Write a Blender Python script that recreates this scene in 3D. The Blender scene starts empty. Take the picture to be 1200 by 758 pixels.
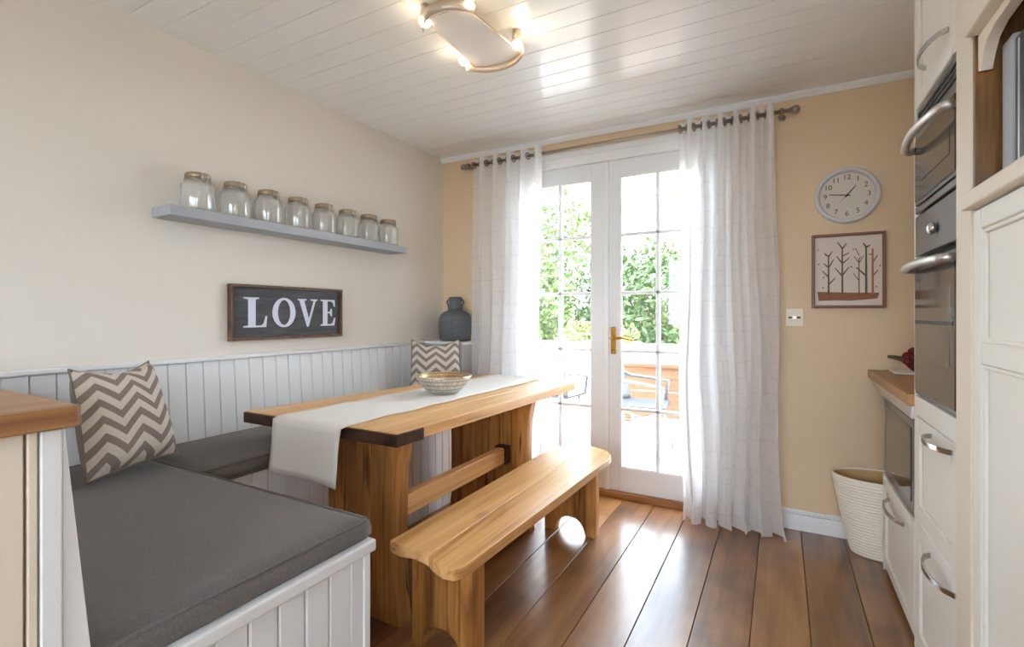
import bpy, math, random
from mathutils import Vector, Matrix
random.seed(7)
SC = bpy.context.scene
COL = SC.collection
PI = math.pi

# ------------------------------------------------------------------ camera
cd = bpy.data.cameras.new('camera'); cam = bpy.data.objects.new('camera', cd); COL.objects.link(cam)
cd.sensor_width = 36.0; cd.lens = 574/1200*36; cd.shift_y = -10/1200; cd.clip_start = .02
cam.location = (0, 0, 1.18); cam.rotation_euler = (PI/2, 0, math.radians(28.7))
SC.camera = cam

# ------------------------------------------------------------------ world, sun, exposure
W = bpy.data.worlds.new('overcast_sky'); SC.world = W; W.use_nodes = True
wn = W.node_tree.nodes; wl = W.node_tree.links
bg = wn['Background']; bg.inputs['Color'].default_value = (.82, .91, 1, 1); bg.inputs['Strength'].default_value = 11.5
sd = bpy.data.lights.new('sun', 'SUN'); sd.energy = 9.0; sd.angle = math.radians(14); sd.color = (1, .95, .86)
sun = bpy.data.objects.new('sun', sd); COL.objects.link(sun)
sun.rotation_euler = (math.radians(-21), math.radians(4), 0)
SC.view_settings.view_transform = 'Standard'; SC.view_settings.look = 'None'
SC.view_settings.gamma = 1; SC.view_settings.use_curve_mapping = False
SC.view_settings.exposure = 0.47
SC.cycles.max_bounces = 14; SC.cycles.diffuse_bounces = 8; SC.cycles.glossy_bounces = 5
SC.cycles.transparent_max_bounces = 24; SC.cycles.sample_clamp_indirect = 8
SC.cycles.use_denoising = True

# ------------------------------------------------------------------ materials
def new_mat(name):
    m = bpy.data.materials.new(name); m.use_nodes = True
    nt = m.node_tree; b = nt.nodes['Principled BSDF']
    return m, nt, b
def sock(nt, a, b): nt.links.new(a, b)
def node(nt, t, **kw):
    n = nt.nodes.new(t)
    for k, v in kw.items(): setattr(n, k, v)
    return n
def math_n(nt, op, a, b=None, c=None):
    n = node(nt, 'ShaderNodeMath', operation=op)
    for i, v in enumerate((a, b, c)):
        if v is None: continue
        if isinstance(v, (int, float)): n.inputs[i].default_value = v
        else: sock(nt, v, n.inputs[i])
    return n.outputs[0]
def mix_c(nt, fac, a, b, mode='MIX'):
    n = node(nt, 'ShaderNodeMix', data_type='RGBA', blend_type=mode)
    for i, v in ((0, fac), (6, a), (7, b)):
        if isinstance(v, (int, float)): n.inputs[i].default_value = v
        elif isinstance(v, tuple): n.inputs[i].default_value = (*v[:3], 1)
        else: sock(nt, v, n.inputs[i])
    return n.outputs[2]
def srgb(r, g, b):
    f = lambda c: (c/255/12.92) if c <= 10 else ((c/255+.055)/1.055)**2.4
    return (f(r), f(g), f(b))
def plain(name, col, rough=.5, metal=0, bump=0, scale=60, var=0.0, spec=.5, coat=0):
    m, nt, b = new_mat(name)
    b.inputs['Base Color'].default_value = (*col, 1); b.inputs['Roughness'].default_value = rough
    b.inputs['Metallic'].default_value = metal; b.inputs['Specular IOR Level'].default_value = spec
    b.inputs['Coat Weight'].default_value = coat
    if bump or var:
        tc = node(nt, 'ShaderNodeTexCoord'); nz = node(nt, 'ShaderNodeTexNoise')
        nz.inputs['Scale'].default_value = scale; nz.inputs['Detail'].default_value = 4
        sock(nt, tc.outputs['Object'], nz.inputs['Vector'])
        if bump:
            bp = node(nt, 'ShaderNodeBump'); bp.inputs['Strength'].default_value = bump; bp.inputs['Distance'].default_value = .003
            sock(nt, nz.outputs['Fac'], bp.inputs['Height']); sock(nt, bp.outputs[0], b.inputs['Normal'])
        if var:
            lo = tuple(c*(1-var) for c in col); hi = tuple(min(1, c*(1+var)) for c in col)
            sock(nt, mix_c(nt, nz.outputs['Fac'], lo, hi), b.inputs['Base Color'])
    return m
def wood(name, light, mid, dark, axis=1, rough=.4, across=9, along=.7, var=.18, bump=.15, knots=.0, worn=0, coat=0, streak=0):
    """grain runs along the given local axis; every board gets its own tone and its own offset"""
    m, nt, b = new_mat(name)
    tc = node(nt, 'ShaderNodeTexCoord'); oi = node(nt, 'ShaderNodeObjectInfo')
    off = node(nt, 'ShaderNodeCombineXYZ')
    for i, k in enumerate((13.1, 7.7, 5.3)): sock(nt, math_n(nt, 'MULTIPLY', oi.outputs['Random'], k), off.inputs[i])
    ad = node(nt, 'ShaderNodeVectorMath', operation='ADD')
    sock(nt, tc.outputs['Object'], ad.inputs[0]); sock(nt, off.outputs[0], ad.inputs[1])
    mp = node(nt, 'ShaderNodeMapping'); sc = [across]*3; sc[axis] = along; mp.inputs['Scale'].default_value = sc
    sock(nt, ad.outputs[0], mp.inputs['Vector'])
    n1 = node(nt, 'ShaderNodeTexNoise'); n1.inputs['Scale'].default_value = 1.0; n1.inputs['Detail'].default_value = 6; n1.inputs['Distortion'].default_value = 1.2
    sock(nt, mp.outputs[0], n1.inputs['Vector'])
    mp2 = node(nt, 'ShaderNodeMapping'); sc = [across*9]*3; sc[axis] = along*3; mp2.inputs['Scale'].default_value = sc
    sock(nt, ad.outputs[0], mp2.inputs['Vector'])
    n2 = node(nt, 'ShaderNodeTexNoise'); n2.inputs['Scale'].default_value = 1.0; n2.inputs['Detail'].default_value = 4
    sock(nt, mp2.outputs[0], n2.inputs['Vector'])
    fac = math_n(nt, 'ADD', math_n(nt, 'MULTIPLY', n1.outputs['Fac'], .7), math_n(nt, 'MULTIPLY', n2.outputs['Fac'], .3))
    cr = node(nt, 'ShaderNodeValToRGB'); e = cr.color_ramp.elements
    e[0].position = .34; e[0].color = (*dark, 1); e[1].position = .64; e[1].color = (*light, 1)
    x = e.new(.48); x.color = (*mid, 1)
    sock(nt, fac, cr.inputs[0]); c = cr.outputs[0]
    if knots:
        mp3 = node(nt, 'ShaderNodeMapping'); sc = [7.0]*3; sc[axis] = 3.2; mp3.inputs['Scale'].default_value = sc
        sock(nt, ad.outputs[0], mp3.inputs['Vector'])
        vo = node(nt, 'ShaderNodeTexVoronoi'); vo.inputs['Scale'].default_value = 1.0; sock(nt, mp3.outputs[0], vo.inputs['Vector'])
        k = math_n(nt, 'SUBTRACT', 1.0, math_n(nt, 'SMOOTH_MIN', math_n(nt, 'MULTIPLY', vo.outputs['Distance'], 6.0), 1.0, .3))
        k = math_n(nt, 'MULTIPLY', math_n(nt, 'MAXIMUM', k, 0.0), knots)
        c = mix_c(nt, k, c, tuple(v*.35 for v in dark))
    if worn:
        nw = node(nt, 'ShaderNodeTexNoise'); nw.inputs['Scale'].default_value = 3.5; nw.inputs['Detail'].default_value = 7
        sock(nt, ad.outputs[0], nw.inputs['Vector'])
        w = math_n(nt, 'MULTIPLY', math_n(nt, 'MAXIMUM', math_n(nt, 'SUBTRACT', nw.outputs['Fac'], .5), 0.0), worn)
        c = mix_c(nt, w, c, tuple(v*.45 for v in dark))
    if streak:
        mp4 = node(nt, 'ShaderNodeMapping'); sc = [across*4.5]*3; sc[axis] = along*2.2; mp4.inputs['Scale'].default_value = sc; mp4.inputs['Location'].default_value = (3, 5, 7)
        sock(nt, ad.outputs[0], mp4.inputs['Vector'])
        n4 = node(nt, 'ShaderNodeTexNoise'); n4.inputs['Scale'].default_value = 1.0; n4.inputs['Detail'].default_value = 3; sock(nt, mp4.outputs[0], n4.inputs['Vector'])
        q = math_n(nt, 'MULTIPLY', math_n(nt, 'MINIMUM', math_n(nt, 'MAXIMUM', math_n(nt, 'MULTIPLY', math_n(nt, 'SUBTRACT', n4.outputs['Fac'], .63), 14.0), 0.0), 1.0), streak)
        c = mix_c(nt, q, c, tuple(v*.4 for v in dark))
    hv = node(nt, 'ShaderNodeHueSaturation')
    sock(nt, math_n(nt, 'ADD', 1-var, math_n(nt, 'MULTIPLY', oi.outputs['Random'], 2*var)), hv.inputs['Value'])
    sock(nt, c, hv.inputs['Color']); sock(nt, hv.outputs[0], b.inputs['Base Color'])
    rr = math_n(nt, 'ADD', rough-.06, math_n(nt, 'MULTIPLY', n1.outputs['Fac'], .14)); sock(nt, rr, b.inputs['Roughness'])
    bp = node(nt, 'ShaderNodeBump'); bp.inputs['Strength'].default_value = bump; bp.inputs['Distance'].default_value = .002
    sock(nt, fac, bp.inputs['Height']); sock(nt, bp.outputs[0], b.inputs['Normal'])
    b.inputs['Coat Weight'].default_value = coat; b.inputs['Coat Roughness'].default_value = .22
    return m
def fabric(name, col, scale=420, rough=.9, bump=.4, var=.25, sheen=.2):
    m, nt, b = new_mat(name)
    tc = node(nt, 'ShaderNodeTexCoord'); v = node(nt, 'ShaderNodeTexNoise'); v.inputs['Scale'].default_value = scale; v.inputs['Detail'].default_value = 2
    sock(nt, tc.outputs['Object'], v.inputs['Vector'])
    sock(nt, mix_c(nt, v.outputs['Fac'], tuple(c*(1-var) for c in col), tuple(c*(1+var) for c in col)), b.inputs['Base Color'])
    b.inputs['Roughness'].default_value = rough; b.inputs['Sheen Weight'].default_value = sheen
    b.inputs['Specular IOR Level'].default_value = .2
    bp = node(nt, 'ShaderNodeBump'); bp.inputs['Strength'].default_value = bump; bp.inputs['Distance'].default_value = .001
    sock(nt, v.outputs['Fac'], bp.inputs['Height']); sock(nt, bp.outputs[0], b.inputs['Normal'])
    return m
def chevron_mat(name, pale, grey):
    m, nt, b = new_mat(name)
    uv = node(nt, 'ShaderNodeUVMap'); sp = node(nt, 'ShaderNodeSeparateXYZ'); sock(nt, uv.outputs[0], sp.inputs[0])
    zz = math_n(nt, 'ABSOLUTE', math_n(nt, 'SUBTRACT', math_n(nt, 'FRACT', math_n(nt, 'ADD', math_n(nt, 'MULTIPLY', sp.outputs[0], 2.6), .2)), .5))
    t = math_n(nt, 'ADD', math_n(nt, 'MULTIPLY', sp.outputs[1], 6.2), math_n(nt, 'MULTIPLY', zz, 1.9))
    s = math_n(nt, 'GREATER_THAN', math_n(nt, 'FRACT', t), .52)
    tc = node(nt, 'ShaderNodeTexCoord'); nz = node(nt, 'ShaderNodeTexNoise'); nz.inputs['Scale'].default_value = 350
    sock(nt, tc.outputs['Object'], nz.inputs['Vector'])
    c = mix_c(nt, s, pale, grey)
    c = mix_c(nt, math_n(nt, 'MULTIPLY', nz.outputs['Fac'], .35), c, tuple(v*.55 for v in grey))
    sock(nt, c, b.inputs['Base Color']); b.inputs['Roughness'].default_value = .9; b.inputs['Specular IOR Level'].default_value = .2
    bp = node(nt, 'ShaderNodeBump'); bp.inputs['Strength'].default_value = .3; bp.inputs['Distance'].default_value = .001
    sock(nt, nz.outputs['Fac'], bp.inputs['Height']); sock(nt, bp.outputs[0], b.inputs['Normal'])
    return m
def glass_mat(name, tint=(1, 1, 1), gloss=.12, milk=0.0, milk_col=(.8, .82, .8), rough=.02):
    m, nt, b = new_mat(name); nt.nodes.remove(b)
    out = nt.nodes['Material Output']
    tr = node(nt, 'ShaderNodeBsdfTransparent'); tr.inputs[0].default_value = (*tint, 1)
    gl = node(nt, 'ShaderNodeBsdfGlossy'); gl.inputs['Roughness'].default_value = rough
    lw = node(nt, 'ShaderNodeLayerWeight'); lw.inputs[0].default_value = .25
    mx = node(nt, 'ShaderNodeMixShader'); sock(nt, math_n(nt, 'ADD', math_n(nt, 'MULTIPLY', lw.outputs['Fresnel'], .6), gloss*.3), mx.inputs[0])
    first = tr.outputs[0]
    if milk:
        df = node(nt, 'ShaderNodeBsdfDiffuse'); df.inputs[0].default_value = (*milk_col, 1)
        tl = node(nt, 'ShaderNodeBsdfTranslucent'); tl.inputs[0].default_value = (*milk_col, 1)
        m0 = node(nt, 'ShaderNodeMixShader'); m0.inputs[0].default_value = .5
        sock(nt, df.outputs[0], m0.inputs[1]); sock(nt, tl.outputs[0], m0.inputs[2])
        m1 = node(nt, 'ShaderNodeMixShader'); m1.inputs[0].default_value = milk
        sock(nt, first, m1.inputs[1]); sock(nt, m0.outputs[0], m1.inputs[2]); first = m1.outputs[0]
    sock(nt, first, mx.inputs[1]); sock(nt, gl.outputs[0], mx.inputs[2]); sock(nt, mx.outputs[0], out.inputs[0])
    return m
def curtain_mat(name):
    m, nt, b = new_mat(name); nt.nodes.remove(b)
    out = nt.nodes['Material Output']
    uv = node(nt, 'ShaderNodeUVMap'); sp = node(nt, 'ShaderNodeSeparateXYZ'); sock(nt, uv.outputs[0], sp.inputs[0])
    def lines(o, per, w):
        f = math_n(nt, 'ABSOLUTE', math_n(nt, 'SUBTRACT', math_n(nt, 'FRACT', math_n(nt, 'DIVIDE', o, per)), .5))
        return math_n(nt, 'LESS_THAN', f, w)
    nz = node(nt, 'ShaderNodeTexNoise'); nz.inputs['Scale'].default_value = 14
    sock(nt, uv.outputs[0], nz.inputs['Vector'])
    on = math_n(nt, 'GREATER_THAN', nz.outputs['Fac'], .47)
    ln = math_n(nt, 'MAXIMUM', lines(sp.outputs[1], .085, .022), lines(sp.outputs[0], .12, .012))
    ln = math_n(nt, 'MULTIPLY', math_n(nt, 'MULTIPLY', ln, on), .22)
    col = mix_c(nt, ln, (.955, .955, .965), (.45, .42, .38))
    df = node(nt, 'ShaderNodeBsdfDiffuse'); tl = node(nt, 'ShaderNodeBsdfTranslucent'); tr = node(nt, 'ShaderNodeBsdfTransparent')
    sock(nt, col, df.inputs[0]); sock(nt, col, tl.inputs[0])
    a = node(nt, 'ShaderNodeMixShader'); a.inputs[0].default_value = .58
    sock(nt, df.outputs[0], a.inputs[1]); sock(nt, tl.outputs[0], a.inputs[2])
    c = node(nt, 'ShaderNodeMixShader'); c.inputs[0].default_value = .05
    sock(nt, a.outputs[0], c.inputs[1]); sock(nt, tr.outputs[0], c.inputs[2]); sock(nt, c.outputs[0], out.inputs[0])
    return m
def cloth_mat(name, col):
    m, nt, b = new_mat(name); nt.nodes.remove(b); out = nt.nodes['Material Output']
    df = node(nt, 'ShaderNodeBsdfDiffuse'); tl = node(nt, 'ShaderNodeBsdfTranslucent')
    df.inputs[0].default_value = (*col, 1); tl.inputs[0].default_value = (*col, 1)
    a = node(nt, 'ShaderNodeMixShader'); a.inputs[0].default_value = .5
    sock(nt, df.outputs[0], a.inputs[1]); sock(nt, tl.outputs[0], a.inputs[2]); sock(nt, a.outputs[0], out.inputs[0])
    return m
def emit(name, col, s):
    m, nt, b = new_mat(name)
    b.inputs['Base Color'].default_value = (*col, 1); b.inputs['Emission Color'].default_value = (*col, 1); b.inputs['Emission Strength'].default_value = s
    return m
def leaf_mat(name, a, bcol):
    m, nt, b = new_mat(name)
    tc = node(nt, 'ShaderNodeTexCoord'); nz = node(nt, 'ShaderNodeTexNoise'); nz.inputs['Scale'].default_value = 5
    sock(nt, tc.outputs['Object'], nz.inputs['Vector'])
    sock(nt, mix_c(nt, nz.outputs['Fac'], a, bcol), b.inputs['Base Color'])
    b.inputs['Roughness'].default_value = .6
    return m
def mosaic_mat(name):
    m, nt, b = new_mat(name)
    uv = node(nt, 'ShaderNodeUVMap')
    br = node(nt, 'ShaderNodeTexBrick'); br.inputs['Scale'].default_value = 1.0
    br.inputs['Color1'].default_value = (.62, .56, .47, 1); br.inputs['Color2'].default_value = (.82, .80, .76, 1); br.inputs['Mortar'].default_value = (.30, .26, .21, 1)
    br.inputs['Mortar Size'].default_value = .035; br.inputs['Brick Width'].default_value = .5; br.inputs['Row Height'].default_value = .35
    mp = node(nt, 'ShaderNodeMapping'); mp.inputs['Scale'].default_value = (60, 5.5, 1)
    sock(nt, uv.outputs[0], mp.inputs['Vector']); sock(nt, mp.outputs[0], br.inputs['Vector'])
    sp = node(nt, 'ShaderNodeSeparateXYZ'); sock(nt, uv.outputs[0], sp.inputs[0])
    gold = mix_c(nt, 1.0, br.outputs['Color'], (.95, .74, .42), 'MULTIPLY')
    sock(nt, mix_c(nt, math_n(nt, 'GREATER_THAN', sp.outputs[1], .58), br.outputs['Color'], gold), b.inputs['Base Color']); b.inputs['Metallic'].default_value = .55; b.inputs['Roughness'].default_value = .28
    bp = node(nt, 'ShaderNodeBump'); bp.invert = True; bp.inputs['Strength'].default_value = .4; bp.inputs['Distance'].default_value = .002
    sock(nt, br.outputs['Fac'], bp.inputs['Height']); sock(nt, bp.outputs[0], b.inputs['Normal'])
    return m

M = dict(
    wall=plain('cream_wall_paint', srgb(222, 214, 204), .75, bump=.05, scale=90),
    wall_tan=plain('tan_wall_paint', srgb(218, 193, 160), .75, bump=.05, scale=90),
    ceil=plain('white_ceiling_gloss', srgb(236, 237, 237), .20, spec=.7),
    gap=plain('dark_gap', (.03, .025, .02), .9),
    white=plain('white_paint', srgb(238, 239, 240), .42),
    joinery=plain('white_joinery', srgb(232, 233, 234), .42),
    panel=plain('white_boarding', srgb(232, 234, 236), .45),
    groove=plain('boarding_groove', srgb(190, 191, 192), .6),
    cream=plain('cream_cabinet_paint', srgb(228, 216, 198), .45),
    cabwhite=plain('white_cabinet_paint', srgb(233, 230, 222), .42),
    floor=wood('oak_floor', srgb(166, 120, 72), srgb(134, 90, 50), srgb(92, 60, 32), 1, .34, 3.2, .7, .12, .10, worn=2.4, coat=.8),
    table=wood('honey_pine', srgb(244, 206, 150), srgb(234, 184, 120), srgb(200, 140, 80), 1, .34, 8, .5, .08, .15, knots=.35, streak=.45),
    rustic=wood('rustic_pine', srgb(208, 152, 88), srgb(182, 124, 64), srgb(116, 70, 32), 2, .42, 9, .9, .2, .25, knots=1.0, worn=1.6, streak=.9),
    stool=wood('rustic_pine_bench', srgb(236, 192, 132), srgb(220, 168, 106), srgb(168, 112, 60), 1, .30, 8, .5, .08, .2, knots=.6, streak=.75),
    endgrain=wood('dark_end_grain', srgb(82, 50, 32), srgb(60, 36, 24), srgb(36, 22, 16), 0, .45, 20, 5, .05),
    oak=wood('oak_worktop', srgb(196, 148, 98), srgb(172, 122, 74), srgb(132, 86, 46), 0, .35, 12, .9, .06, .08),
    oak_y=wood('oak_worktop_lengthwise', srgb(190, 142, 92), srgb(168, 118, 70), srgb(128, 84, 46), 1, .35, 12, .9, .06, .08),
    sill=wood('oak_threshold', srgb(190, 138, 84), srgb(164, 110, 60), srgb(120, 76, 38), 0, .4, 12, .8, .05),
    frame=wood('walnut_frame', srgb(112, 78, 52), srgb(92, 60, 40), srgb(60, 38, 24), 0, .45, 20, 3, .1),
    niche=wood('niche_wood', srgb(150, 106, 60), srgb(112, 76, 40), srgb(66, 44, 24), 2, .3, 14, 1.5, .05),
    cushion=fabric('charcoal_weave', srgb(108, 103, 101), 200, var=.35),
    cushback=fabric('grey_canvas', srgb(134, 124, 112), 300),
    chev=chevron_mat('chevron_weave', srgb(226, 216, 204), srgb(146, 134, 124)),
    linen=fabric('white_linen', srgb(236, 232, 226), 300, .9, .25, .06),
    curtain=curtain_mat('sheer_white_curtain'),
    shelf=plain('grey_shelf_paint', srgb(164, 168, 174), .5),
    jar=glass_mat('jar_glass', (.97, .98, .97), .35, .34, (.96, .96, .92), .05),
    pane=glass_mat('window_glass', (.98, .99, 1), .08),
    lid=plain('copper_lid', srgb(168, 146, 120), .4, .7),
    clip=plain('steel_wire', srgb(190, 190, 190), .25, .9),
    sign=wood('slate_board', srgb(84, 84, 88), srgb(70, 70, 75), srgb(56, 56, 62), 1, .7, 30, 3, .05),
    letter=plain('pale_letter', srgb(214, 218, 232), .6),
    vase=plain('blue_grey_ceramic', srgb(92, 97, 102), .5, bump=.3, scale=30, var=.3),
    steel=plain('brushed_steel', srgb(204, 200, 196), .42, .85, bump=.04, scale=200),
    chrome=plain('satin_chrome', srgb(190, 188, 186), .2, 1),
    pewter=plain('pewter_rod', srgb(158, 146, 134), .35, .9),
    brass=plain('brass', srgb(200, 150, 70), .22, 1),
    ovenpanel=plain('grey_oven_panel', srgb(128, 130, 130), .32, .7),
    ovenglass=plain('smoked_oven_glass', srgb(66, 62, 58), .08, .0, spec=.9),
    black=plain('black_plastic', (.012, .012, .013), .3),
    dark=plain('dark_seal', (.02, .018, .016), .6),
    basket=plain('white_basket', srgb(236, 228, 214), .6),
    basketin=plain('tan_basket_lining', srgb(206, 172, 116), .8),
    bowl=mosaic_mat('mosaic_bowl'),
    clockrim=plain('clock_rim', srgb(202, 200, 200), .4),
    dial=plain('clock_dial', srgb(206, 197, 184), .6),
    ink=plain('clock_ink', srgb(70, 62, 56), .7),
    paper=plain('painting_paper', srgb(214, 200, 188), .8, var=.04, scale=30),
    ink_b=plain('paint_brown', srgb(142, 92, 66), .8), ink_g=plain('paint_olive', srgb(98, 90, 72), .8),
    ink_o=plain('paint_rust', srgb(170, 108, 72), .8), picframe=plain('picture_frame', srgb(122, 78, 56), .45, var=.15),
    switch=plain('switch_plate', srgb(226, 214, 188), .4),
    petal=plain('dark_red_petal', srgb(104, 16, 22), .55, var=.3), stalk=plain('green_stalk', srgb(84, 78, 36), .6),
    lampmetal=plain('satin_lamp_metal', srgb(206, 190, 172), .35, .5),
    frost=plain('frosted_white_glass', srgb(240, 238, 236), .25), bulb=emit('bulb_glow', (1, .84, .60), 14),
    deck=wood('pale_deck', srgb(214, 206, 196), srgb(196, 188, 178), srgb(168, 160, 150), 0, .7, 8, .6, .06),
    render=plain('white_garden_wall', srgb(236, 234, 230), .85, bump=.2, scale=30),
    fence=wood('grey_fence', srgb(166, 148, 130), srgb(146, 128, 110), srgb(110, 96, 82), 2, .8, 9, .8, .12),
    paving=plain('grey_paving', srgb(140, 138, 134), .9, var=.1, scale=3),
    grass=plain('lawn', srgb(150, 150, 120), .9, var=.3, scale=20),
    shell=plain('blue_grey_shell', srgb(112, 118, 124), .45), sling=plain('grey_sling', srgb(76, 80, 86), .7),
    orange=wood('orange_teak', srgb(150, 112, 86), srgb(132, 96, 72), srgb(108, 76, 56), 0, .5, 10, .8, .08),
    canopy=cloth_mat('pale_canopy', srgb(196, 208, 226)),
    leaf_a=leaf_mat('leaf_green', srgb(66, 90, 46), srgb(112, 134, 70)),
    leaf_b=leaf_mat('leaf_dark', srgb(52, 76, 46), srgb(94, 116, 66)),
    leaf_c=leaf_mat('leaf_yellow', srgb(104, 120, 66), srgb(146, 154, 94)),
    bark=plain('bark', srgb(110, 92, 76), .9, bump=.4, scale=20),
    blossom=plain('cream_flower', srgb(222, 200, 160), .8),
)

# ------------------------------------------------------------------ mesh builder
PW = {}
class MB:
    def __init__(s): s.v = []; s.f = []; s.uv = None
    def add(s, vs, fs):
        n = len(s.v); s.v += [tuple(p) for p in vs]; s.f += [tuple(i+n for i in f) for f in fs]; return s
    def box(s, x0, x1, y0, y1, z0, z1):
        return s.add([(x0,y0,z0),(x1,y0,z0),(x1,y1,z0),(x0,y1,z0),(x0,y0,z1),(x1,y0,z1),(x1,y1,z1),(x0,y1,z1)],
                     [(0,3,2,1),(4,5,6,7),(0,1,5,4),(1,2,6,5),(2,3,7,6),(3,0,4,7)])
    def hexa(s, lo, hi):
        return s.add(lo+hi, [(0,3,2,1),(4,5,6,7),(0,1,5,4),(1,2,6,5),(2,3,7,6),(3,0,4,7)])
    def prism(s, pts, axis, a0, a1):
        n = len(pts)
        mk = {'x': lambda p, a: (a, p[0], p[1]), 'y': lambda p, a: (p[0], a, p[1]), 'z': lambda p, a: (p[0], p[1], a)}[axis]
        vs = [mk(p, a0) for p in pts]+[mk(p, a1) for p in pts]
        fs = [tuple(range(n))[::-1], tuple(range(n, 2*n))]+[(i, (i+1) % n, n+(i+1) % n, n+i) for i in range(n)]
        return s.add(vs, fs)
    def lathe(s, prof, cx=0, cy=0, seg=32, sx=1, sy=1, uv=False):
        n0 = len(s.v); P = len(prof)
        cols = seg+1 if uv else seg
        for r, z in prof:
            for k in range(cols):
                a = 2*PI*k/seg; s.v.append((cx+r*math.cos(a)*sx, cy+r*math.sin(a)*sy, z))
        for i in range(P-1):
            for k in range(seg):
                k2 = k+1 if uv else (k+1) % seg
                s.f.append((n0+i*cols+k, n0+i*cols+k2, n0+(i+1)*cols+k2, n0+(i+1)*cols+k))
        if uv:
            s.uv = s.uv or {}
            for i in range(P):
                for k in range(cols): s.uv[n0+i*cols+k] = (k/seg, i/(P-1))
        return s
    def tube(s, path, r, seg=8, closed=False):
        pts = [Vector(p) for p in path]; n = len(pts); rs = r if isinstance(r, (list, tuple)) else [r]*n
        n0 = len(s.v); up = None
        for i, p in enumerate(pts):
            a = pts[(i-1) % n] if (closed or i > 0) else p; b = pts[(i+1) % n] if (closed or i < n-1) else p
            t = (b-a).normalized()
            if up is None:
                up = Vector((0, 0, 1)) if abs(t.z) < .9 else Vector((1, 0, 0))
            x = t.cross(up)
            if x.length < 1e-4: x = t.orthogonal()
            x.normalize(); up = x.cross(t).normalized()
            for k in range(seg):
                q = 2*PI*k/seg; s.v.append(tuple(p+(x*math.cos(q)+up*math.sin(q))*rs[i]))
        m = n if closed else n-1
        for i in range(m):
            j = (i+1) % n
            for k in range(seg):
                k2 = (k+1) % seg; s.f.append((n0+i*seg+k, n0+i*seg+k2, n0+j*seg+k2, n0+j*seg+k))
        if not closed:
            s.f.append(tuple(n0+k for k in range(seg))[::-1]); s.f.append(tuple(n0+(n-1)*seg+k for k in range(seg)))
        return s
    def ball(s, c, r, seg=16, rings=10):
        rx, ry, rz = r if isinstance(r, tuple) else (r, r, r); n0 = len(s.v)
        for i in range(rings+1):
            th = PI*i/rings
            for k in range(seg):
                a = 2*PI*k/seg; s.v.append((c[0]+rx*math.sin(th)*math.cos(a), c[1]+ry*math.sin(th)*math.sin(a), c[2]-rz*math.cos(th)))
        for i in range(rings):
            for k in range(seg):
                k2 = (k+1) % seg; s.f.append((n0+i*seg+k, n0+i*seg+k2, n0+(i+1)*seg+k2, n0+(i+1)*seg+k))
        return s
    def grid(s, nu, nv, fn, uvf=None):
        n0 = len(s.v)
        for j in range(nv+1):
            for i in range(nu+1):
                u, v = i/nu, j/nv; s.v.append(tuple(fn(u, v)))
                if uvf:
                    s.uv = s.uv or {}; s.uv[len(s.v)-1] = uvf(u, v)
        for j in range(nv):
            for i in range(nu):
                a = n0+j*(nu+1)+i; s.f.append((a, a+1, a+nu+2, a+nu+1))
        return s
    def build(s, name, mat, parent=None, loc=None, rot=None, local=False, smooth=False, bevel=0, seg=2, solid=0, label=None, cat=None, group=None, kind=None):
        base = Vector((0, 0, 0))
        if parent is not None and not local: base = PW[parent.name]
        if parent is None and loc is None and not local:
            lo = [min(v[i] for v in s.v) for i in range(3)]; hi = [max(v[i] for v in s.v) for i in range(3)]
            loc = Vector(((lo[0]+hi[0])/2, (lo[1]+hi[1])/2, lo[2]))
            base = loc
        elif parent is not None and loc is not None and not local:
            base = Vector(loc); loc = base-PW[parent.name]
        elif parent is None and loc is not None and not local:
            base = Vector(loc)
        me = bpy.data.meshes.new(name)
        me.from_pydata([tuple(Vector(v)-base) for v in s.v], [], s.f); me.update()
        if s.uv:
            l = me.uv_layers.new(name='UVMap')
            for lp in me.loops: l.data[lp.index].uv = s.uv.get(lp.vertex_index, (0, 0))
        me.materials.append(M[mat] if isinstance(mat, str) else mat)
        if smooth:
            for p in me.polygons: p.use_smooth = True
        o = bpy.data.objects.new(name, me); COL.objects.link(o)
        if loc is not None: o.location = loc
        if rot: o.rotation_euler = rot
        if parent is not None: o.parent = parent
        PW[o.name] = (PW[parent.name] if parent is not None else Vector((0, 0, 0)))+Vector(loc if loc is not None else (0, 0, 0))
        if solid:
            m = o.modifiers.new('thickness', 'SOLIDIFY'); m.thickness = solid; m.offset = 0
        if bevel:
            m = o.modifiers.new('bevel', 'BEVEL'); m.width = bevel; m.segments = seg; m.limit_method = 'ANGLE'; m.angle_limit = math.radians(40)
            if seg > 1:
                for p in me.polygons: p.use_smooth = True
                w = o.modifiers.new('normals', 'WEIGHTED_NORMAL'); w.keep_sharp = True
        tag(o, label, cat, group, kind)
        return o
def tag(o, label=None, cat=None, group=None, kind=None):
    if label: o['label'] = label
    if cat: o['category'] = cat
    if group: o['group'] = group
    if kind: o['kind'] = kind
    return o
def thing(name, label, cat, loc=(0, 0, 0), rot=None, group=None, kind=None):
    o = bpy.data.objects.new(name, None); COL.objects.link(o); o.empty_display_size = .1
    o.location = loc
    if rot: o.rotation_euler = rot
    PW[o.name] = Vector(loc)
    return tag(o, label, cat, group, kind)
def dup(o, loc, parent):
    c = o.copy(); COL.objects.link(c); c.location = Vector(loc)-PW[parent.name]; c.parent = parent; PW[c.name] = Vector(loc); return c
def copy_tree(o, parent=None):
    c = o.copy(); COL.objects.link(c)
    if parent is not None: c.parent = parent
    for ch in list(o.children): copy_tree(ch, c)
    return c
def boxp(name, mat, parent, b, bevel=.002, seg=1, **kw):
    return MB().box(*b).build(name, mat, parent, bevel=bevel, seg=seg, **kw)
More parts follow.
